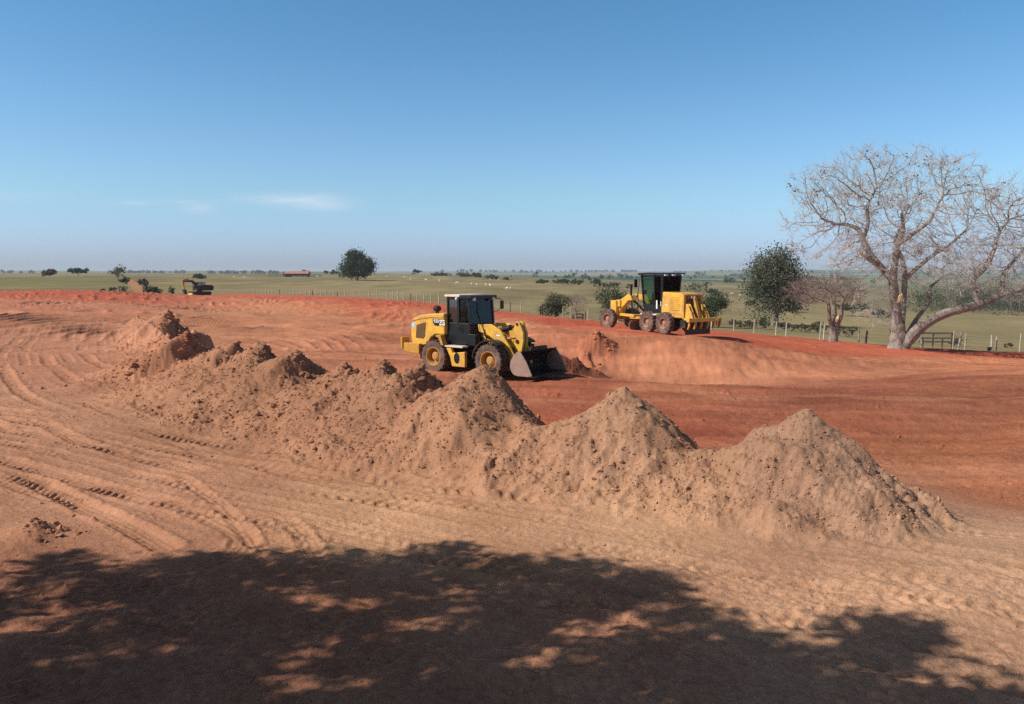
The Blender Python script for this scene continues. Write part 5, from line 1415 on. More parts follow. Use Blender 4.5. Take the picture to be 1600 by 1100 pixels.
att = np.concatenate([poly_cloud(crown, 1800, rngT, cv, 6.2), np.repeat(cc_, 20, 0) + rngT.normal(size=(160 * 20, 3)) * np.array([.62, .62, .45])])
low = poly_cloud([(1330, 430), (1395, 440), (1392, 500), (1360, 505), (1330, 470)], 90, rngT, cv, 2.5)
N_, tips_ = bare_tree(BT, limbs, np.concatenate([att, low]), 5, 0.0115, 2.02, 5, 0.22, (M_BARK, M_BRANCH, M_FINE), 0.25, 0.34, None, 0.62)
st = MB(); p = L3((1368, 408, -.1), (1350, 402, -.5), (1336, 394, -.9)); st.tube(p, [.20, .17, .13], 8); sb = st.build('broken_limb', M_BARK, BT, 0, True)
st = MB(); p = L3((1337, 394.5, -.88), (1328, 390, -1.0), (1321, 384, -1.1)); st.tube(p, [.125, .09, .02], 7); st.build('torn_wood', M_WOUND, sb, 0, False)
wd = MB(); p = L3((1395, 466, -.52), (1398, 458, -.54), (1400, 452, -.50))
wd.tube(p, [.08, .19, .05], 6); wd.build('torn_wood', M_WOUND, BT, 0, False)
top = [i for i in tips_ if N_[i][2] > 11.2 or (N_[i][2] > 6 and rngT.random() < .16)]
sel = rngT.choice(len(top), min(len(top), 150), replace=False)
P = np.concatenate([N_[top[i]] + rngT.normal(size=(5, 3)) * .14 for i in sel])
v, q = quads_at(P, 0.085, rngT); link_mesh('leaves', mesh_np('leaves', v, q, False), M_LEAF_DRY, BT)

# the small bare tree with two stems
SD = 70.0; b1 = at(1306, 531, SD); z1 = gz(b1[0], b1[1]); PXS = SD / F
ST = empty('bare_tree', (b1[0], b1[1], z1 - .05)); tag(ST, 'small leafless pinkish brown tree with cut stems left of the huge bare tree', 'tree')
def cs_(px, py): return ((px - 1306) * PXS, (531 - py) * PXS + .05)
def S3(*pts): return [np.array((cs_(p[0], p[1])[0], p[2], cs_(p[0], p[1])[1])) for p in pts]
limbs = [(S3((1302, 534, 0), (1302, 520, 0), (1300, 506, 0)), [.44, .36, .31], 'trunk'),
         (S3((1299, 510, 0), (1293, 492, -.2), (1290, 474, -.4), (1288, 466, -.4)), [.20, .18, .15, .12], 'limb'),
         (S3((1303, 512, .1), (1304, 490, .2), (1303, 470, .3), (1300, 454, .4), (1285, 445, .3)), [.22, .19, .16, .12, .07], 'limb'),
         (S3((1305, 508, -.1), (1311, 488, -.3), (1309, 468, -.6), (1318, 452, -.8)), [.18, .16, .13, .08], 'limb')]
att = poly_cloud([(1226, 462), (1234, 440), (1262, 430), (1300, 424), (1330, 432), (1344, 450), (1336, 468), (1300, 462), (1262, 474)], 700, rngT, cs_, 3.6)
bare_tree(ST, limbs, att, 9, 0.013, 2.3, 4, 0.11, (M_BARK, M_TWIG, M_TWIG), 0.22, 0.30, None, 0.6)
wd = MB(); wd.tube(S3((1303, 499, -.36), (1304, 494, -.40), (1306, 489, -.32)), [.05, .16, .04], 6); wd.build('torn_wood', M_WOUND, ST)

# generic trees and shrubs -------------------------------------------------
def leafy(name, px, pyb, wpx, hpx, mat, label, cat, group=None, d=None, trunk=0.25, seed=1, ncl=60, nlf=22, leaf=None, flat=1.0, bottom=-0.75, hollow=0.5):
    if d is None: x, y, z = hit(px, pyb)
    else:
        x, y, _ = at(px, pyb, d); z = gz(x, y)
    m = y / F; w = wpx * m / 2; h = hpx * m
    rng = np.random.default_rng(seed)
    T = empty(name, (x, y, z - 0.05)); tag(T, label, cat, group)
    ch = h * (1 - trunk); rz_ = ch / 2 / 0.92
    P = crown_points(rng, w / .95, w / .95, rz_, ncl, nlf, max(w, h) * 0.10, hollow, bottom)
    P[:, 2] = P[:, 2] + h - rz_ * .98
    P = P[P[:, 2] > 0.05 * h * (trunk > 0)]
    if trunk == 0: P[:, 2] = np.abs(P[:, 2])
    lf = leaf or max(0.06, 1.25 * m)
    v, q = quads_at(P, lf, rng, .45)
    link_mesh('crown' if cat == 'tree' else 'foliage', mesh_np('crown', v, q, False), mat, T)
    b = MB(); tr = max(.05, h * .035)
    tp = [(0, 0, -.3), (0.02 * h, 0, h * max(trunk, .12) * .7), (0, 0, h * .62)]
    b.tube(tp, [tr * 1.4, tr, tr * .35], 7)
    for k in range(6):
        a = 2 * math.pi * k / 6 + rng.random(); zz = h * (max(trunk, .1) + .06 * k * (1 - trunk))
        b.tube([(0, 0, zz * .85), (w * .35 * math.cos(a), w * .35 * math.sin(a), zz + rz_ * .35), (w * .65 * math.cos(a), w * .65 * math.sin(a), zz + rz_ * .7)], [tr * .55, tr * .35, tr * .12], 5)
    b.build('trunk' if cat == 'tree' else 'stems', M_BARK, T, 0, True)
    return T
leafy('round_tree', 558, 438.5, 45, 43, M_LEAF_OAK, 'lone dense dark green round tree on the open pasture', 'tree', None, None, .10, 3, 300, 50, .40, bottom=-.7, hollow=.35)
g = 'trees scattered over the pastures'
leafy('tree', 77, 430, 23, 11, M_LEAF_RUST, 'low rusty brown tree on the left skyline', 'tree', g, 420, .1, 4)
leafy('flat_topped_tree', 122, 429, 24, 11.5, M_LEAF_OAK, 'flat dark tree on the left skyline between the rusty tree and the slender tree', 'tree', g, 420, .30, 5, bottom=-.2)
leafy('slender_tree', 184, 436, 19, 24, M_LEAF_GREY, 'slender airy grey green tree beside the dirt lane', 'tree', g, 300, .35, 6, 40, 16)
leafy('flat_topped_tree', 313, 435.5, 20, 6.5, M_LEAF_OAK, 'low flat dark tree on the pasture above the excavator', 'tree', g, 440, .1, 7)
leafy('tree', 522, 429.5, 11, 6.5, M_LEAF_OLIVE, 'small far tree on the skyline just left of the lone round tree', 'tree', g, 700, .1, 8, 30, 12)
leafy('tree', 509, 427.5, 5.5, 5, M_LEAF_OLIVE, 'tiniest far tree on the skyline left of the lone round tree', 'tree', g, 740, .1, 9, 20, 10)
leafy('tree', 652, 428.5, 12, 7, M_LEAF_OAK, 'small dark tree on the skyline right of the lone round tree', 'tree', g, 740, .1, 10, 30, 12)
leafy('bushy_tree', 868, 486, 44, 38, M_LEAF_OLIVE, 'dense olive bushy tree behind the fence right of the loader', 'tree', g, 112, .06, 12, 150, 26)
leafy('round_tree', 957, 494, 70, 48, M_LEAF_OLIVE, 'broad olive tree behind the front wheel of the grader', 'tree', g, 118, .06, 13, 170, 26)
leafy('bushy_tree', 1106, 503, 52, 52, M_LEAF_OAK, 'dense dark green tree behind the ripper of the grader', 'tree', g, 106, .04, 14, 170, 30)
leafy('grey_green_tree', 1211, 482, 72, 112, M_LEAF_GREY, 'tall airy grey green tree left of the small leafless tree', 'tree', g, 122, .08, 15, 320, 60, .165, bottom=-.95, hollow=.2)
leafy('flat_topped_tree', 1332, 493, 46, 19, M_LEAF_OAK, 'spreading dark flat topped tree between the two leafless trees', 'tree', g, 180, .30, 16, 60, 24, bottom=-.2)
leafy('tree', 1372, 497, 15, 14, M_LEAF_GREY, 'small grey green tree right of the flat topped tree between the leafless trees', 'tree', g, 180, .1, 17)
# bare little tree by the bushy one
b2 = at(900, 486, 110); z2 = gz(b2[0], b2[1]); PX2 = 110 / F
T2 = empty('bare_tree', (b2[0], b2[1], z2 - .05)); tag(T2, 'little grey leafless tree beside the bushy tree right of the loader', 'tree', g)
def c2_(px, py): return ((px - 900) * PX2, (486 - py) * PX2 + .05)
l2 = [([np.array((c2_(a_, b_)[0], 0, c2_(a_, b_)[1])) for a_, b_ in ((900, 488), (900, 478), (899, 470), (901, 460))], [.14, .11, .08, .04], 'trunk')]
bare_tree(T2, l2, poly_cloud([(884, 462), (890, 450), (902, 446), (914, 452), (918, 464), (908, 474), (892, 474)], 260, rngT, c2_, 1.5), 19, 0.012, 2.3, 3, 0.06, (M_BARK, M_TWIG, M_TWIG), 0.2, 0.26, None, .5)

g = 'shrubs beyond the site'
SH = [  # px, base py, width, height, material, label
    (197, 446, 20, 13, 0, 'dark shrub right of the slender tree at the head of the dirt lane', 260),
    (176, 458.5, 17, 9, 0, 'low dark shrub on the dirt edge left of the dirt lane', 150), (160, 458, 14, 6, 1, 'low pale shrub at the far left end of the lane side shrubs', 150),
    (192, 457, 18, 12, 2, 'grey shrub on the left side of the lane mouth', 160),
    (232, 458, 22, 15, 1, 'olive shrub on the right side of the lane mouth', 165), (246, 459.5, 22, 14, 0, 'dark shrub second to the right of the lane mouth', 165), (222, 446, 20, 14, 3, 'dry brown shrub along the right side of the dirt lane', 230),
    (268, 459.5, 7, 12, 0, 'small upright shrub just left of the excavator', 165),
    (690, 431.5, 26, 4.5, 0, 'low hedge clump on the ridge, leftmost of the hedgerow clumps above the loader', 640), (722, 432.5, 22, 5, 1, 'low hedge clump on the ridge, second of the hedgerow above the loader', 640),
    (742, 434, 18, 6, 0, 'low hedge clump on the ridge, third of the hedgerow above the loader', 620), (768, 435.5, 20, 5.5, 1, 'low hedge clump on the ridge, fourth of the hedgerow above the loader', 600), (792, 437.5, 14, 6.5, 3, 'brown hedge clump at the right end of the hedgerow above the loader', 580),
    (1125, 476, 11, 8, 0, 'small round dark shrub on the slope right of the grader ripper', None), (1172, 479, 15, 10, 0, 'round green shrub on the slope under the grey green tree', None), (1196, 509, 24, 18, 0, 'green shrub just behind the fence below the grey green tree', 105),
    (1148, 509, 26, 9, 3, 'brownish scrub behind the fence, leftmost of the scrub row', 112), (1170, 509, 26, 10, 1, 'olive scrub behind the fence, second of the scrub row', 110), (1222, 514, 26, 11, 3, 'brownish scrub behind the fence right of the green shrub', 104), (1252, 516, 30, 12, 1, 'olive scrub behind the fence left of the small leafless tree', 100), (1279, 514, 20, 16, 1, 'olive scrub just left of the trunk of the small leafless tree', 100),
    (1326, 527, 30, 18, 3, 'thin brownish scrub just right of the trunk of the small leafless tree', 92), (1210, 482, 20, 9, 3, 'dry shrub on the slope behind the grey green tree', None), (1240, 487, 26, 9, 3, 'dry shrub on the slope left of the small leafless tree', None), (1388, 496, 11, 7, 1, 'small shrub on the slope left of the huge tree trunk', None),
    (1496, 528, 18, 12, 3, 'dry brown bush behind the leaning post near the rail fence', 82), (1574, 545, 12, 7, 3, 'dry grey bush right of the plastic bucket by the fence', 84),
    (850, 443.5, 22, 6, 0, 'far dark shrub, first left of the far row behind the fence gap', None), (878, 445, 24, 8, 0, 'far dark shrub, second of the far row left of the grader', None), (902, 445, 16, 9, 1, 'far olive shrub, third of the far row left of the grader', None), (930, 448, 22, 12, 0, 'far tall dark shrub left of the grader mast', None), (952, 449, 30, 7, 1, 'far low olive shrub behind the grader mast', None), (985, 451, 14, 7, 2, 'far grey shrub left of the grader cab', None),
    (1088, 457, 42, 16, 2, 'far grey wood clump right of the grader cab', None), (1112, 459, 22, 7, 0, 'far low shrub right of the grey wood clump', None), (1140, 442, 16, 7, 0, 'far shrub on the hillside left of the grey green tree', None), (1158, 433, 34, 5, 0, 'far long hedge on the hillside left of the grey green tree', None), (1095, 432, 14, 7, 0, 'far dark tree clump on the hillside right of the grader roof', None), (1060, 428, 22, 4, 2, 'far grey clump on the skyline above the grader', 3400),
]
MS = (M_LEAF_OAK, M_LEAF_OLIVE, M_LEAF_GREY, M_LEAF_DRY)
for i, s_ in enumerate(SH):
    if s_[0] < 260: s_ = (s_[0], s_[1], s_[2] * .72, s_[3] * .75, *s_[4:])
    leafy('shrub', s_[0], s_[1], s_[2], s_[3], MS[s_[4]], s_[5], 'shrub', g, s_[6], 0, 50 + i, 34 if s_[2] > 14 else 20, 16 if s_[2] > 14 else 10)

# woods on the far slopes: masses
def woods(name, spots, mat, label, seed, n, hgt):
    rng = np.random.default_rng(seed); V = []; Q = []; k = 0
    for (pa, ya, pb, yb, da, db) in spots:
        for i in range(n):
            t = rng.random(); px = pa + (pb - pa) * t; d = da + (db - da) * rng.random()
            x, y, _ = at(px, 500, d); z = gz(x, y)
            h = hgt * (.6 + .7 * rng.random()); w = h * .55
            P = crown_points(rng, w, w, h * .5, 14, 9, h * .14, .4, -.9); P += np.array([x, y, z + h * .5])
            v, q = quads_at(P, max(.25, y / F * 1.0), rng)
            V.append(v); Q.append(q + k); k += len(v)
    o = link_mesh(name, mesh_np(name, np.concatenate(V), np.concatenate(Q), False), mat)
    tag(o, label, 'woods', None, 'stuff')
woods('woods', [(1425, 0, 1760, 0, 250, 330), (1490, 0, 1800, 0, 330, 430)], M_LEAF_FAR, 'dark far wood on the slope behind the huge bare tree', 71, 150, 8)
woods('scattered_trees', [(830, 0, 1000, 0, 900, 1400), (1000, 0, 1180, 0, 1300, 2200), (1180, 0, 1420, 0, 900, 1900), (850, 0, 1250, 0, 2200, 3200)], M_LEAF_FAR, 'small dark clumps of trees dotted over the far right hillsides', 73, 13, 6)
woods('treeline', [(-200, 0, 60, 0, 2300, 2700), (200, 0, 300, 0, 2600, 3000), (330, 0, 440, 0, 2200, 2500), (680, 0, 900, 0, 3800, 4600), (900, 0, 1000, 0, 4500, 5200), (1100, 0, 1220, 0, 4300, 5200), (1380, 0, 1700, 0, 3600, 5000), (1230, 0, 1400, 0, 4300, 5200)], M_LEAF_FAR, 'broken line of far trees along the skyline', 72, 34, 8)
for i, (px, d, lab) in enumerate(((1127, 3000, 'leftmost tiny palm on the far right hill skyline'), (1140, 3000, 'second tiny palm from the left on the far right hill skyline'), (1155, 3000, 'third tiny palm from the left on the far right hill skyline'), (1162, 3050, 'rightmost tiny palm on the far right hill skyline'))):
    x, y, _ = at(px, 425, d); z = gz(x, y); h = 19
    T = empty('palm_tree', (x, y, z)); tag(T, lab, 'palm tree', 'palms on the skyline')
    b = MB(); b.cyl((0, 0, -2), (0, 0, h), .9, .6, 6); b.build('trunk', M_BARK, T)
    rng = np.random.default_rng(i); P = rng.normal(size=(26, 3)) * np.array([1.8, 1.8, 1.2]) + np.array([0, 0, h]); v, q = quads_at(P, 2.2, rng); link_mesh('crown', mesh_np('crown', v, q, False), M_LEAF_OAK, T)

# ------------------------------------------------------------------ fence, rail fence, bucket, farm, cattle
FN = empty('fence', (0, 0, 0)); tag(FN, 'long wire fence of pale weathered posts between the red rim and the pasture', 'fence')
fpx = [(398, 0), (404, 0), (411, 0), (417, 0), (422, 0), (427, 0), (433, 0), (438, 1), (444, 0), (449, 0), (455, 0), (461, 0), (466, 0), (471, 0), (479, 0), (485, 0), (489.5, 1), (495, 0), (503, 0), (511, 0), (517, 0), (522, 0), (528, 1), (532, 0), (540, 0), (553, 0), (564, 0), (577, 0), (590, 0), (605, 0), (615, 0), (622, 0), (631, 0), (642, 1), (652, 0), (663, 0), (674, 0), (686, 0), (700, 0), (718, 0), (740, 0), (762, 0), (783, 0), (797, 1), (814, 0), (843, 0), (847, 0), (861, 0), (880, 0), (891, 0), (914, 1), (919, 0), (940, 0), (966, 0), (990, 0), (1015, 0), (1045, 0), (1078, 0), (1112, 0), (1147, 0), (1178.5, 0), (1213, 0), (1229, 0), (1282, 0), (1288, 0), (1343, 0), (1354, 1), (1397, 0), (1442, 0), (1491, 0), (1510, 0), (1552, 0), (1559, 0), (1596, 0), (1640, 0), (1690, 0)]
rngF = np.random.default_rng(4)
tops = []
for px, dark in fpx:
    u_ = at(px, 500, 1.0)[0]
    d = float(np.interp(u_, _BU, _BD)) * 1.012 + 0.5
    x, y = u_ * d, d
    z = gz(x, y); hgt = 1.38 + .12 * rngF.normal() - (.2 if dark else 0)
    if 560 < px < 900 : hgt *= 1.08
    r = (.065 + .03 * rngF.random()) * (1.25 if d > 120 else 1.0)
    b = MB(); lx_, ly_ = rngF.normal() * .04, rngF.normal() * .04
    b.tube([(x, y, z - .4), (x + lx_ * .5, y + ly_ * .5, z + hgt * .5), (x + lx_, y + ly_, z + hgt)], [r, r * .95, r * .85], 7)
    b.build('post', M_POSTD if dark else M_POST, FN)
    tops.append((x, y, z, hgt))
for k, fz in enumerate((.30, .58, .86, 1.14)):
    b = MB(); b.tube([(x, y - .08, z + fz) for x, y, z, h in tops], .007, 3); b.build('wire', M_WIRE, FN)
# leaning post by the rail fence
x, y, _ = at(1497, 540, 69); z = gz(x, y); b = MB(); b.tube([(0, 0, -.3), (.12, 0, .7), (.26, 0, 1.5)], [.10, .09, .085], 7); o = b.build('fence_post', M_POST); o.location = (x, y, z); tag(o, 'leaning pale post beside the right end of the dark rail fence', 'post')
RF = empty('rail_fence', (*at(1465, 540, 72)[:2], 0)); RF.location.z = gz(RF.location.x, RF.location.y); tag(RF, 'short dark wooden rail fence right of the huge tree trunk', 'rail fence')
M_RAIL = simple('dark_weathered_board', (.16, .125, .10), .9, 0, .35, 3.0)
for zz, xa, xb in ((1.28, -1.5, 1.35), (.82, -1.6, 1.3), (.50, -1.75, 1.35)):
    b = MB(); b.box(xa, xb, -.03, .03, zz - .075, zz + .075, Matrix.Rotation(rngF.normal() * .012, 4, 'Y')); b.build('rail', M_RAIL, RF, .008)
for xx in (-1.3, -.4, .45, 1.3):
    b = MB(); b.box(xx - .05, xx + .05, .035, .12, -.3, 1.36 if xx in (-.4, 1.3) else .9); b.build('post', M_RAIL, RF, .008)
x, y, _ = at(1546, 545, 71); z = gz(x, y)
o = empty('bucket', (x, y, z)); tag(o, 'small dark plastic bucket standing at the foot of the fence', 'bucket')
b = MB(); b.cyl((0, 0, 0.0), (0, 0, .34), .15, .19, 16); b.build('body', simple('dark_green_plastic', (.02, .035, .03), .4), o, .01)
b = MB(); b.cyl((0, 0, .33), (0, 0, .36), .205, .205, 16); b.build('rim', simple('pale_green_plastic', (.28, .34, .30), .4), o)
x, y, _ = at(903, 490, 111); z = gz(x, y)
o = empty('trough_shelter', (x, y, z)); tag(o, 'low red roofed trough shelter behind the fence by the little leafless tree', 'shelter')
b = MB(); b.prism([(-.85, .62), (.85, .62), (.8, .72), (0, .9), (-.8, .72)], -.7, .7); b.build('roof', simple('red_tiles', (.34, .15, .11), .9), o)
for sx in (-.7, .7):
    for sy in (-.5, .5):
        b = MB(); b.box(sx - .05, sx + .05, sy - .05, sy + .05, -.2, .64); b.build('post', M_POSTD, o)
b = MB(); b.prism([(-.6, .1), (.6, .1), (.65, .36), (-.65, .36)], -.25, .25); b.build('trough', M_POST, o)

M_TILE = simple('faded_red_roof_tiles', (.42, .19, .15), .9, 0, .2, .8)
M_WALL = simple('dim_board_wall', (.22, .17, .13), .9, 0, .25, 1.0)
M_LIME = simple('limewashed_wall', (.55, .50, .44), .9, 0, .1, 1.0)
def shed(px, d, w, dep, eave, ridge, label, rz=0, walls=True):
    x, y, _ = at(px, 430, d); z = gz(x, y); S = empty('farm_shed', (x, y, z), rz); tag(S, label, 'shed', 'farm sheds')
    b = MB(); b.prism([(-dep / 2 - .6, eave - .15), (dep / 2 + .6, eave - .15), (dep / 2 + .6, eave), (0, ridge), (-dep / 2 - .6, eave)], -w / 2 - .5, w / 2 + .5, 'x'); b.build('roof', M_TILE, S)
    b = MB(); b.box(-w / 2, w / 2, dep / 2 - .2, dep / 2, -.5, eave - .15); b.box(-w / 2, -w / 2 + .2, -dep / 2, dep / 2 - .21, -.5, eave - .15); b.build('wall', M_WALL, S)
    n = max(3, int(w / 3))
    for k in range(n + 1):
        b = MB(); xx = -w / 2 + .15 + (w - .3) * k / n; b.box(xx - .12, xx + .12, -dep / 2, -dep / 2 + .24, -.5, eave - .15); b.build('post', M_WALL, S)
    if walls:
        b = MB(); b.box(-w / 2 + .3, w / 2 - .3, -dep / 2 + .3, -dep / 2 + .5, -.5, 1.0); b.build('feed_wall', M_LIME, S)
shed(470, 520, 10.5, 7, 2.3, 4.0, 'long red roofed open shed on the far pasture left of the lone round tree')
shed(452, 528, 5.0, 6, 2.2, 3.7, 'short red roofed shed standing left of the long open shed', R(8), False)
def corral(px0, px1, d, label):
    C_ = empty('corral', (*at((px0 + px1) / 2, 430, d)[:2], 0)); tag(C_, label, 'corral', 'corrals by the farm sheds')
    xs_ = [at(p, 430, d)[0] for p in np.linspace(px0, px1, 8)]
    C_.location.z = gz(C_.location.x, d)
    for k, xx in enumerate(xs_):
        b = MB(); q = xx - C_.location.x; b.box(q - .12, q + .12, -.12, .12, -.4, 1.9); b.build('post', M_WALL, C_)
    for zz in (.6, 1.2, 1.7):
        b = MB(); b.box(xs_[0] - C_.location.x, xs_[-1] - C_.location.x, -.18, -.121, zz - .1, zz + .1); b.build('rail', M_WALL, C_)
corral(419, 446, 515, 'timber corral left of the red roofed farm sheds')
corral(484, 502, 515, 'timber corral right of the red roofed farm sheds')
leafy('tree', 446, 433, 6, 7, M_LEAF_OLIVE, 'small tree close behind the short red roofed shed', 'tree', 'trees scattered over the pastures', 540, .1, 88, 24, 10)
leafy('tree', 478, 433, 9, 9, M_LEAF_OLIVE, 'small tree rising behind the roof of the long open shed', 'tree', 'trees scattered over the pastures', 545, .1, 89, 24, 10)

# cattle: one continuous body each (skinned skeleton), copied
M_COW = simple('white_hide', (.66, .62, .54), .9, 0, .06, 2.0)
def cow_mesh(graze):
    me = bpy.data.meshes.new('cow')
    V = [(-.75, 0, 1.12), (-.3, 0, 1.05), (.25, 0, 1.05), (.65, 0, 1.15)]; rad = [.30, .36, .36, .30]; Eg = [(0, 1), (1, 2), (2, 3)]
    def add(p, r, a): V.append(p); rad.append(r); Eg.append((a, len(V) - 1)); return len(V) - 1
    if graze: n = add((.98, 0, .92), .17, 3); h = add((1.15, 0, .50), .12, n); add((1.28, 0, .22), .08, h)
    else: n = add((.95, 0, 1.40), .17, 3); h = add((1.12, 0, 1.52), .13, n); add((1.42, 0, 1.36), .08, h)
    for s in (-1, 1):
        k = add((-.78, s * .20, .80), .15, 0); k = add((-.86, s * .20, .45), .075, k); add((-.80, s * .20, .0), .05, k)
        k = add((.62, s * .18, .75), .13, 3); k = add((.64, s * .18, .42), .07, k); add((.62, s * .18, .0), .05, k)
        add((1.05, s * .17, 1.56 if not graze else .55), .04, h)
    t = add((-1.05, 0, 1.1), .05, 0); add((-1.10, 0, .6), .04, t)
    me.from_pydata(V, Eg, [])
    o = bpy.data.objects.new('cow', me); COL.objects.link(o)
    o.modifiers.new('skin', 'SKIN')
    for i, sv in enumerate(me.skin_vertices[0].data): sv.radius = (rad[i], rad[i]); sv.use_root = (i == 1)
    o.modifiers.new('sub', 'SUBSURF').levels = 1
    m2 = bpy.data.meshes.new_from_object(o.evaluated_get(bpy.context.evaluated_depsgraph_get()))
    bpy.data.objects.remove(o); m2.materials.clear(); m2.materials.append(M_COW)
    return m2
COWS = [cow_mesh(True), cow_mesh(False)]
CL = [(605, 433.5, 90, 'white cow lying shadowless just right of the lone round tree'), (631, 434, 80, 'white cow on the ridge second to the right of the lone round tree'), (641, 438, 10, 'white cow below the small dark skyline tree'), (666, 439, 60, 'pale cow on the open pasture above the loader exhaust'), (686, 440, 20, 'pale cow on the open pasture above the loader cab'),
      (714, 444, 75, 'pale cow farthest left of the bunch above the loader cab'), (737, 445.5, 15, 'white cow facing away above the loader cab, left of the bright one'), (745, 447, 20, 'bright white cow in the middle of the bunch above the loader cab'), (759, 446.5, 10, 'pale cow just right of the bright one above the loader cab'), (766, 448, 30, 'white cow at the right end of the bunch above the loader cab'),
      (766, 437.5, 85, 'white cow up by the hedgerow above the loader mirror'), (779, 438.5, 25, 'white cow beside the hedgerow right end'), (792, 453, 40, 'white cow low on the slope right of the loader cab'), (798, 453, 10, 'pale cow next to the one low on the slope right of the loader cab'),
      (1144, 461, 85, 'white cow on the slope right of the grader, left of a pair'), (1158, 464, 80, 'white cow on the slope right of the grader, right of a pair'), (366, 434, 85, 'white cow on the far left pasture, left of three'), (382, 434.5, 60, 'white cow on the far left pasture, middle of three'), (388, 435, 20, 'white cow on the far left pasture, right of three'), (496, 433.5, 70, 'white cow on the pasture between the corral and the lone round tree')]
for i, (px, py, a_, lab) in enumerate(CL):
    x, y, z = hit(px, py)
    if i == 0: lab = 'white cow just right of the shadow of the lone round tree'
    o = bpy.data.objects.new('cow', COWS[i % 2]); COL.objects.link(o); o.location = (x, y, z - .03); o.rotation_euler = (0, 0, R(a_ - 90 if i % 3 else a_ + 90)); o.scale = (.72, .72, .72); tag(o, lab, 'cow', 'white cattle grazing beyond the fence')

# ------------------------------------------------------------------ the tree behind the camera that throws the shade in front
def gp(px, py):
    d = CAM_Z / -(ray_dir(px, py)[2] / ray_dir(px, py)[1]); p = at(px, py, d); return p[0], p[1]
edge = [(-500, 905), (-200, 900), (0, 915), (40, 905), (70, 880), (110, 862), (150, 872), (200, 890), (250, 874), (350, 864), (450, 862), (520, 848), (600, 858), (680, 852), (720, 850), (770, 868), (830, 874), (890, 872), (950, 890), (1000, 895), (1095, 914), (1045, 932), (1075, 948), (1140, 972), (1170, 996), (1230, 1000), (1290, 1004), (1360, 1016), (1330, 1004), (1275, 990), (1262, 974), (1330, 962), (1410, 968), (1472, 1000), (1430, 1014), (1380, 1022), (1450, 1036), (1500, 1032), (1560, 1045), (1545, 1060), (1470, 1056), (1440, 1075), (1530, 1085), (1600, 1080), (1640, 1110), (1500, 1180), (1200, 1320), (600, 1500), (-200, 1500), (-1200, 1350), (-1400, 1000)]
holes = [(955, 985, 75, 16), (845, 1035, 50, 14), (1330, 1046, 55, 12), (1300, 1012, 32, 8), (1480, 1060, 40, 14), (120, 955, 90, 10), (60, 985, 70, 8), (640, 980, 50, 10), (560, 1005, 50, 8), (130, 1040, 60, 14), (470, 1075, 90, 14), (330, 960, 60, 7), (700, 925, 60, 6), (240, 1010, 60, 9), (1010, 1090, 70, 12), (1120, 1015, 40, 8), (420, 1020, 50, 8), (780, 1085, 60, 8), (560, 940, 50, 6), (1380, 1095, 50, 10), (1210, 1060, 40, 8), (640, 1050, 60, 9), (30, 925, 50, 8)]
rngS = np.random.default_rng(21)
SHADE = empty('shade_tree', (-11.5, -4.5, 0)); tag(SHADE, 'broad leafy tree standing beside the camera and shading the near soil', 'tree')
cl = []
tries = 0
while len(cl) < 2300 and tries < 90000:
    tries += 1
    px = -700 + 2350 * rngS.random(); py = 845 + 560 * rngS.random() ** 1.25
    if not in_poly(np.array([px]), np.array([py]), edge)[0]: continue
    bad = False
    for (hx, hy, hw, hh) in holes:
        q = ((px - hx) / (hw * 1.32)) ** 2 + ((py - hy) / (hh * 1.65)) ** 2
        if q < 1 and rngS.random() < .93: bad = True
    if bad: continue
    x, y = gp(px, py)
    for hg in 5.6 + 3.4 * rngS.random(4):
        c_ = (x + TO_SUN.x / TO_SUN.z * hg, y + TO_SUN.y / TO_SUN.z * hg, hg)
        if c_[1] > .3 and abs(c_[0]) < .74 * c_[1] + .8 and (c_[2] - .7 - CAM_Z) < .34 * c_[1] + .3: continue     # grows outside the view
        cl.append(c_)
        break
cl = np.array(cl)
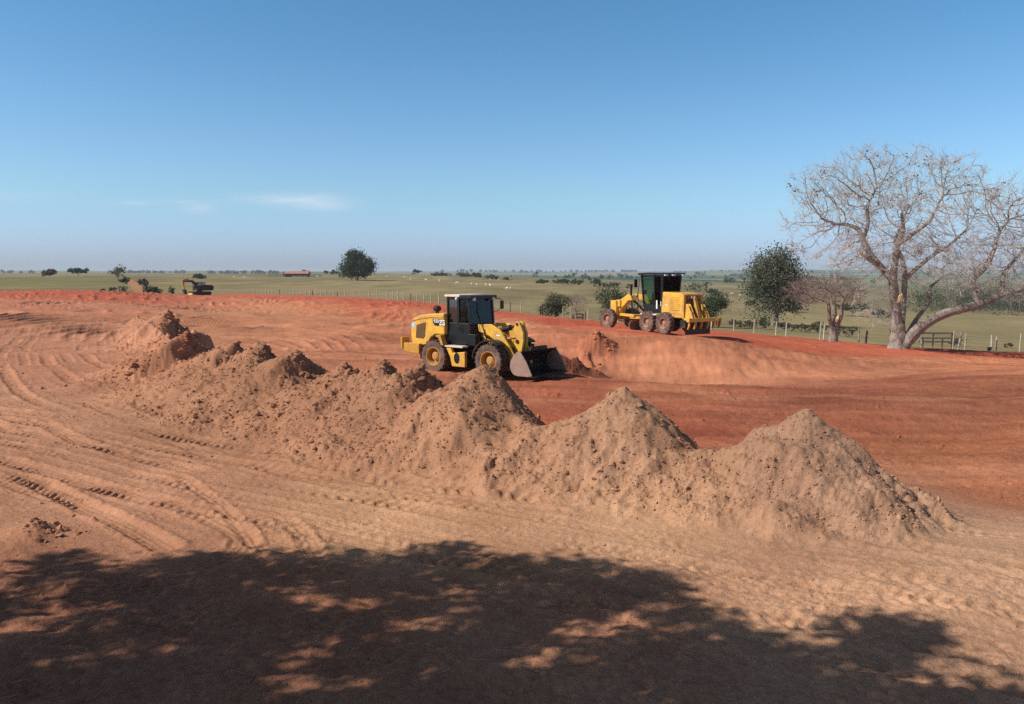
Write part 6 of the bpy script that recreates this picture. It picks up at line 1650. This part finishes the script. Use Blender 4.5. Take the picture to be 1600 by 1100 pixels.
P = np.repeat(cl, 34, 0) + rngS.normal(size=(len(cl) * 34, 3)) * np.array([.15, .15, .11])
org = np.array(SHADE.location)
v, q = quads_at(P - org, 0.085, rngS, .4)
link_mesh('crown', mesh_np('crown', v, q, False), M_LEAF_OAK, SHADE)
b = MB(); b.tube([(0, 0, -.5), (.1, .1, 1.2), (.4, .5, 2.6), (1.0, 1.2, 4.4)], [.62, .45, .40, .30], 12); b.build('trunk', M_BARK, SHADE, 0, True)
km = rngS.choice(len(cl), 46, replace=False)
for i in km:
    b = MB()
    e = cl[i] - org; s0 = np.array((1.0, 1.2, 4.2)) * (.75 + .25 * rngS.random())
    m1 = s0 + (e - s0) * .5 + np.array((0, 0, .6)) + rngS.normal(size=3) * .25
    b.tube([tuple(s0), tuple(m1), tuple(e)], [.13, .07, .02], 6)
    b.build('branch', M_BARK, SHADE, 0, True)

# loose straw and twigs on the near soil
rngL = np.random.default_rng(31); segs = []
for i in range(150):
    px, py = 1600 * rngL.random(), 840 + 320 * rngL.random()
    x, y = gp(px, py); 
    z = gz_full(x, y) + .006; a = rngL.random() * 6.28; l_ = .03 + .09 * rngL.random()
    segs.append((x - math.cos(a) * l_, y - math.sin(a) * l_, z, .0022, x + math.cos(a) * l_, y + math.sin(a) * l_, z + .012, .0016))
v, q = tubes_np(segs, 4)
tag(link_mesh('straw_litter', mesh_np('straw_litter', v, q), simple('pale_straw', (.52, .40, .26), .8)), 'scattered bits of pale straw and twigs on the near soil', 'litter', None, 'stuff')
# ------------------------------------------------------------------ haze over the far land
hz = NT('thin_haze')
hz.t.nodes.remove(hz.b)
pv = hz.n('ShaderNodeVolumePrincipled')
pv.inputs['Color'].default_value = (0.72, 0.80, 0.92, 1)
pv.inputs['Density'].default_value = 0.00014
pv.inputs['Anisotropy'].default_value = 0.0
hz.l(pv.outputs[0], hz.t.nodes['Material Output'].inputs['Volume'])
b = MB(); b.box(-22000, 22000, -120, 13500, -90, 42)
tag(b.build('haze', hz.m), 'pale blue air over the far fields', 'haze', None, 'stuff')
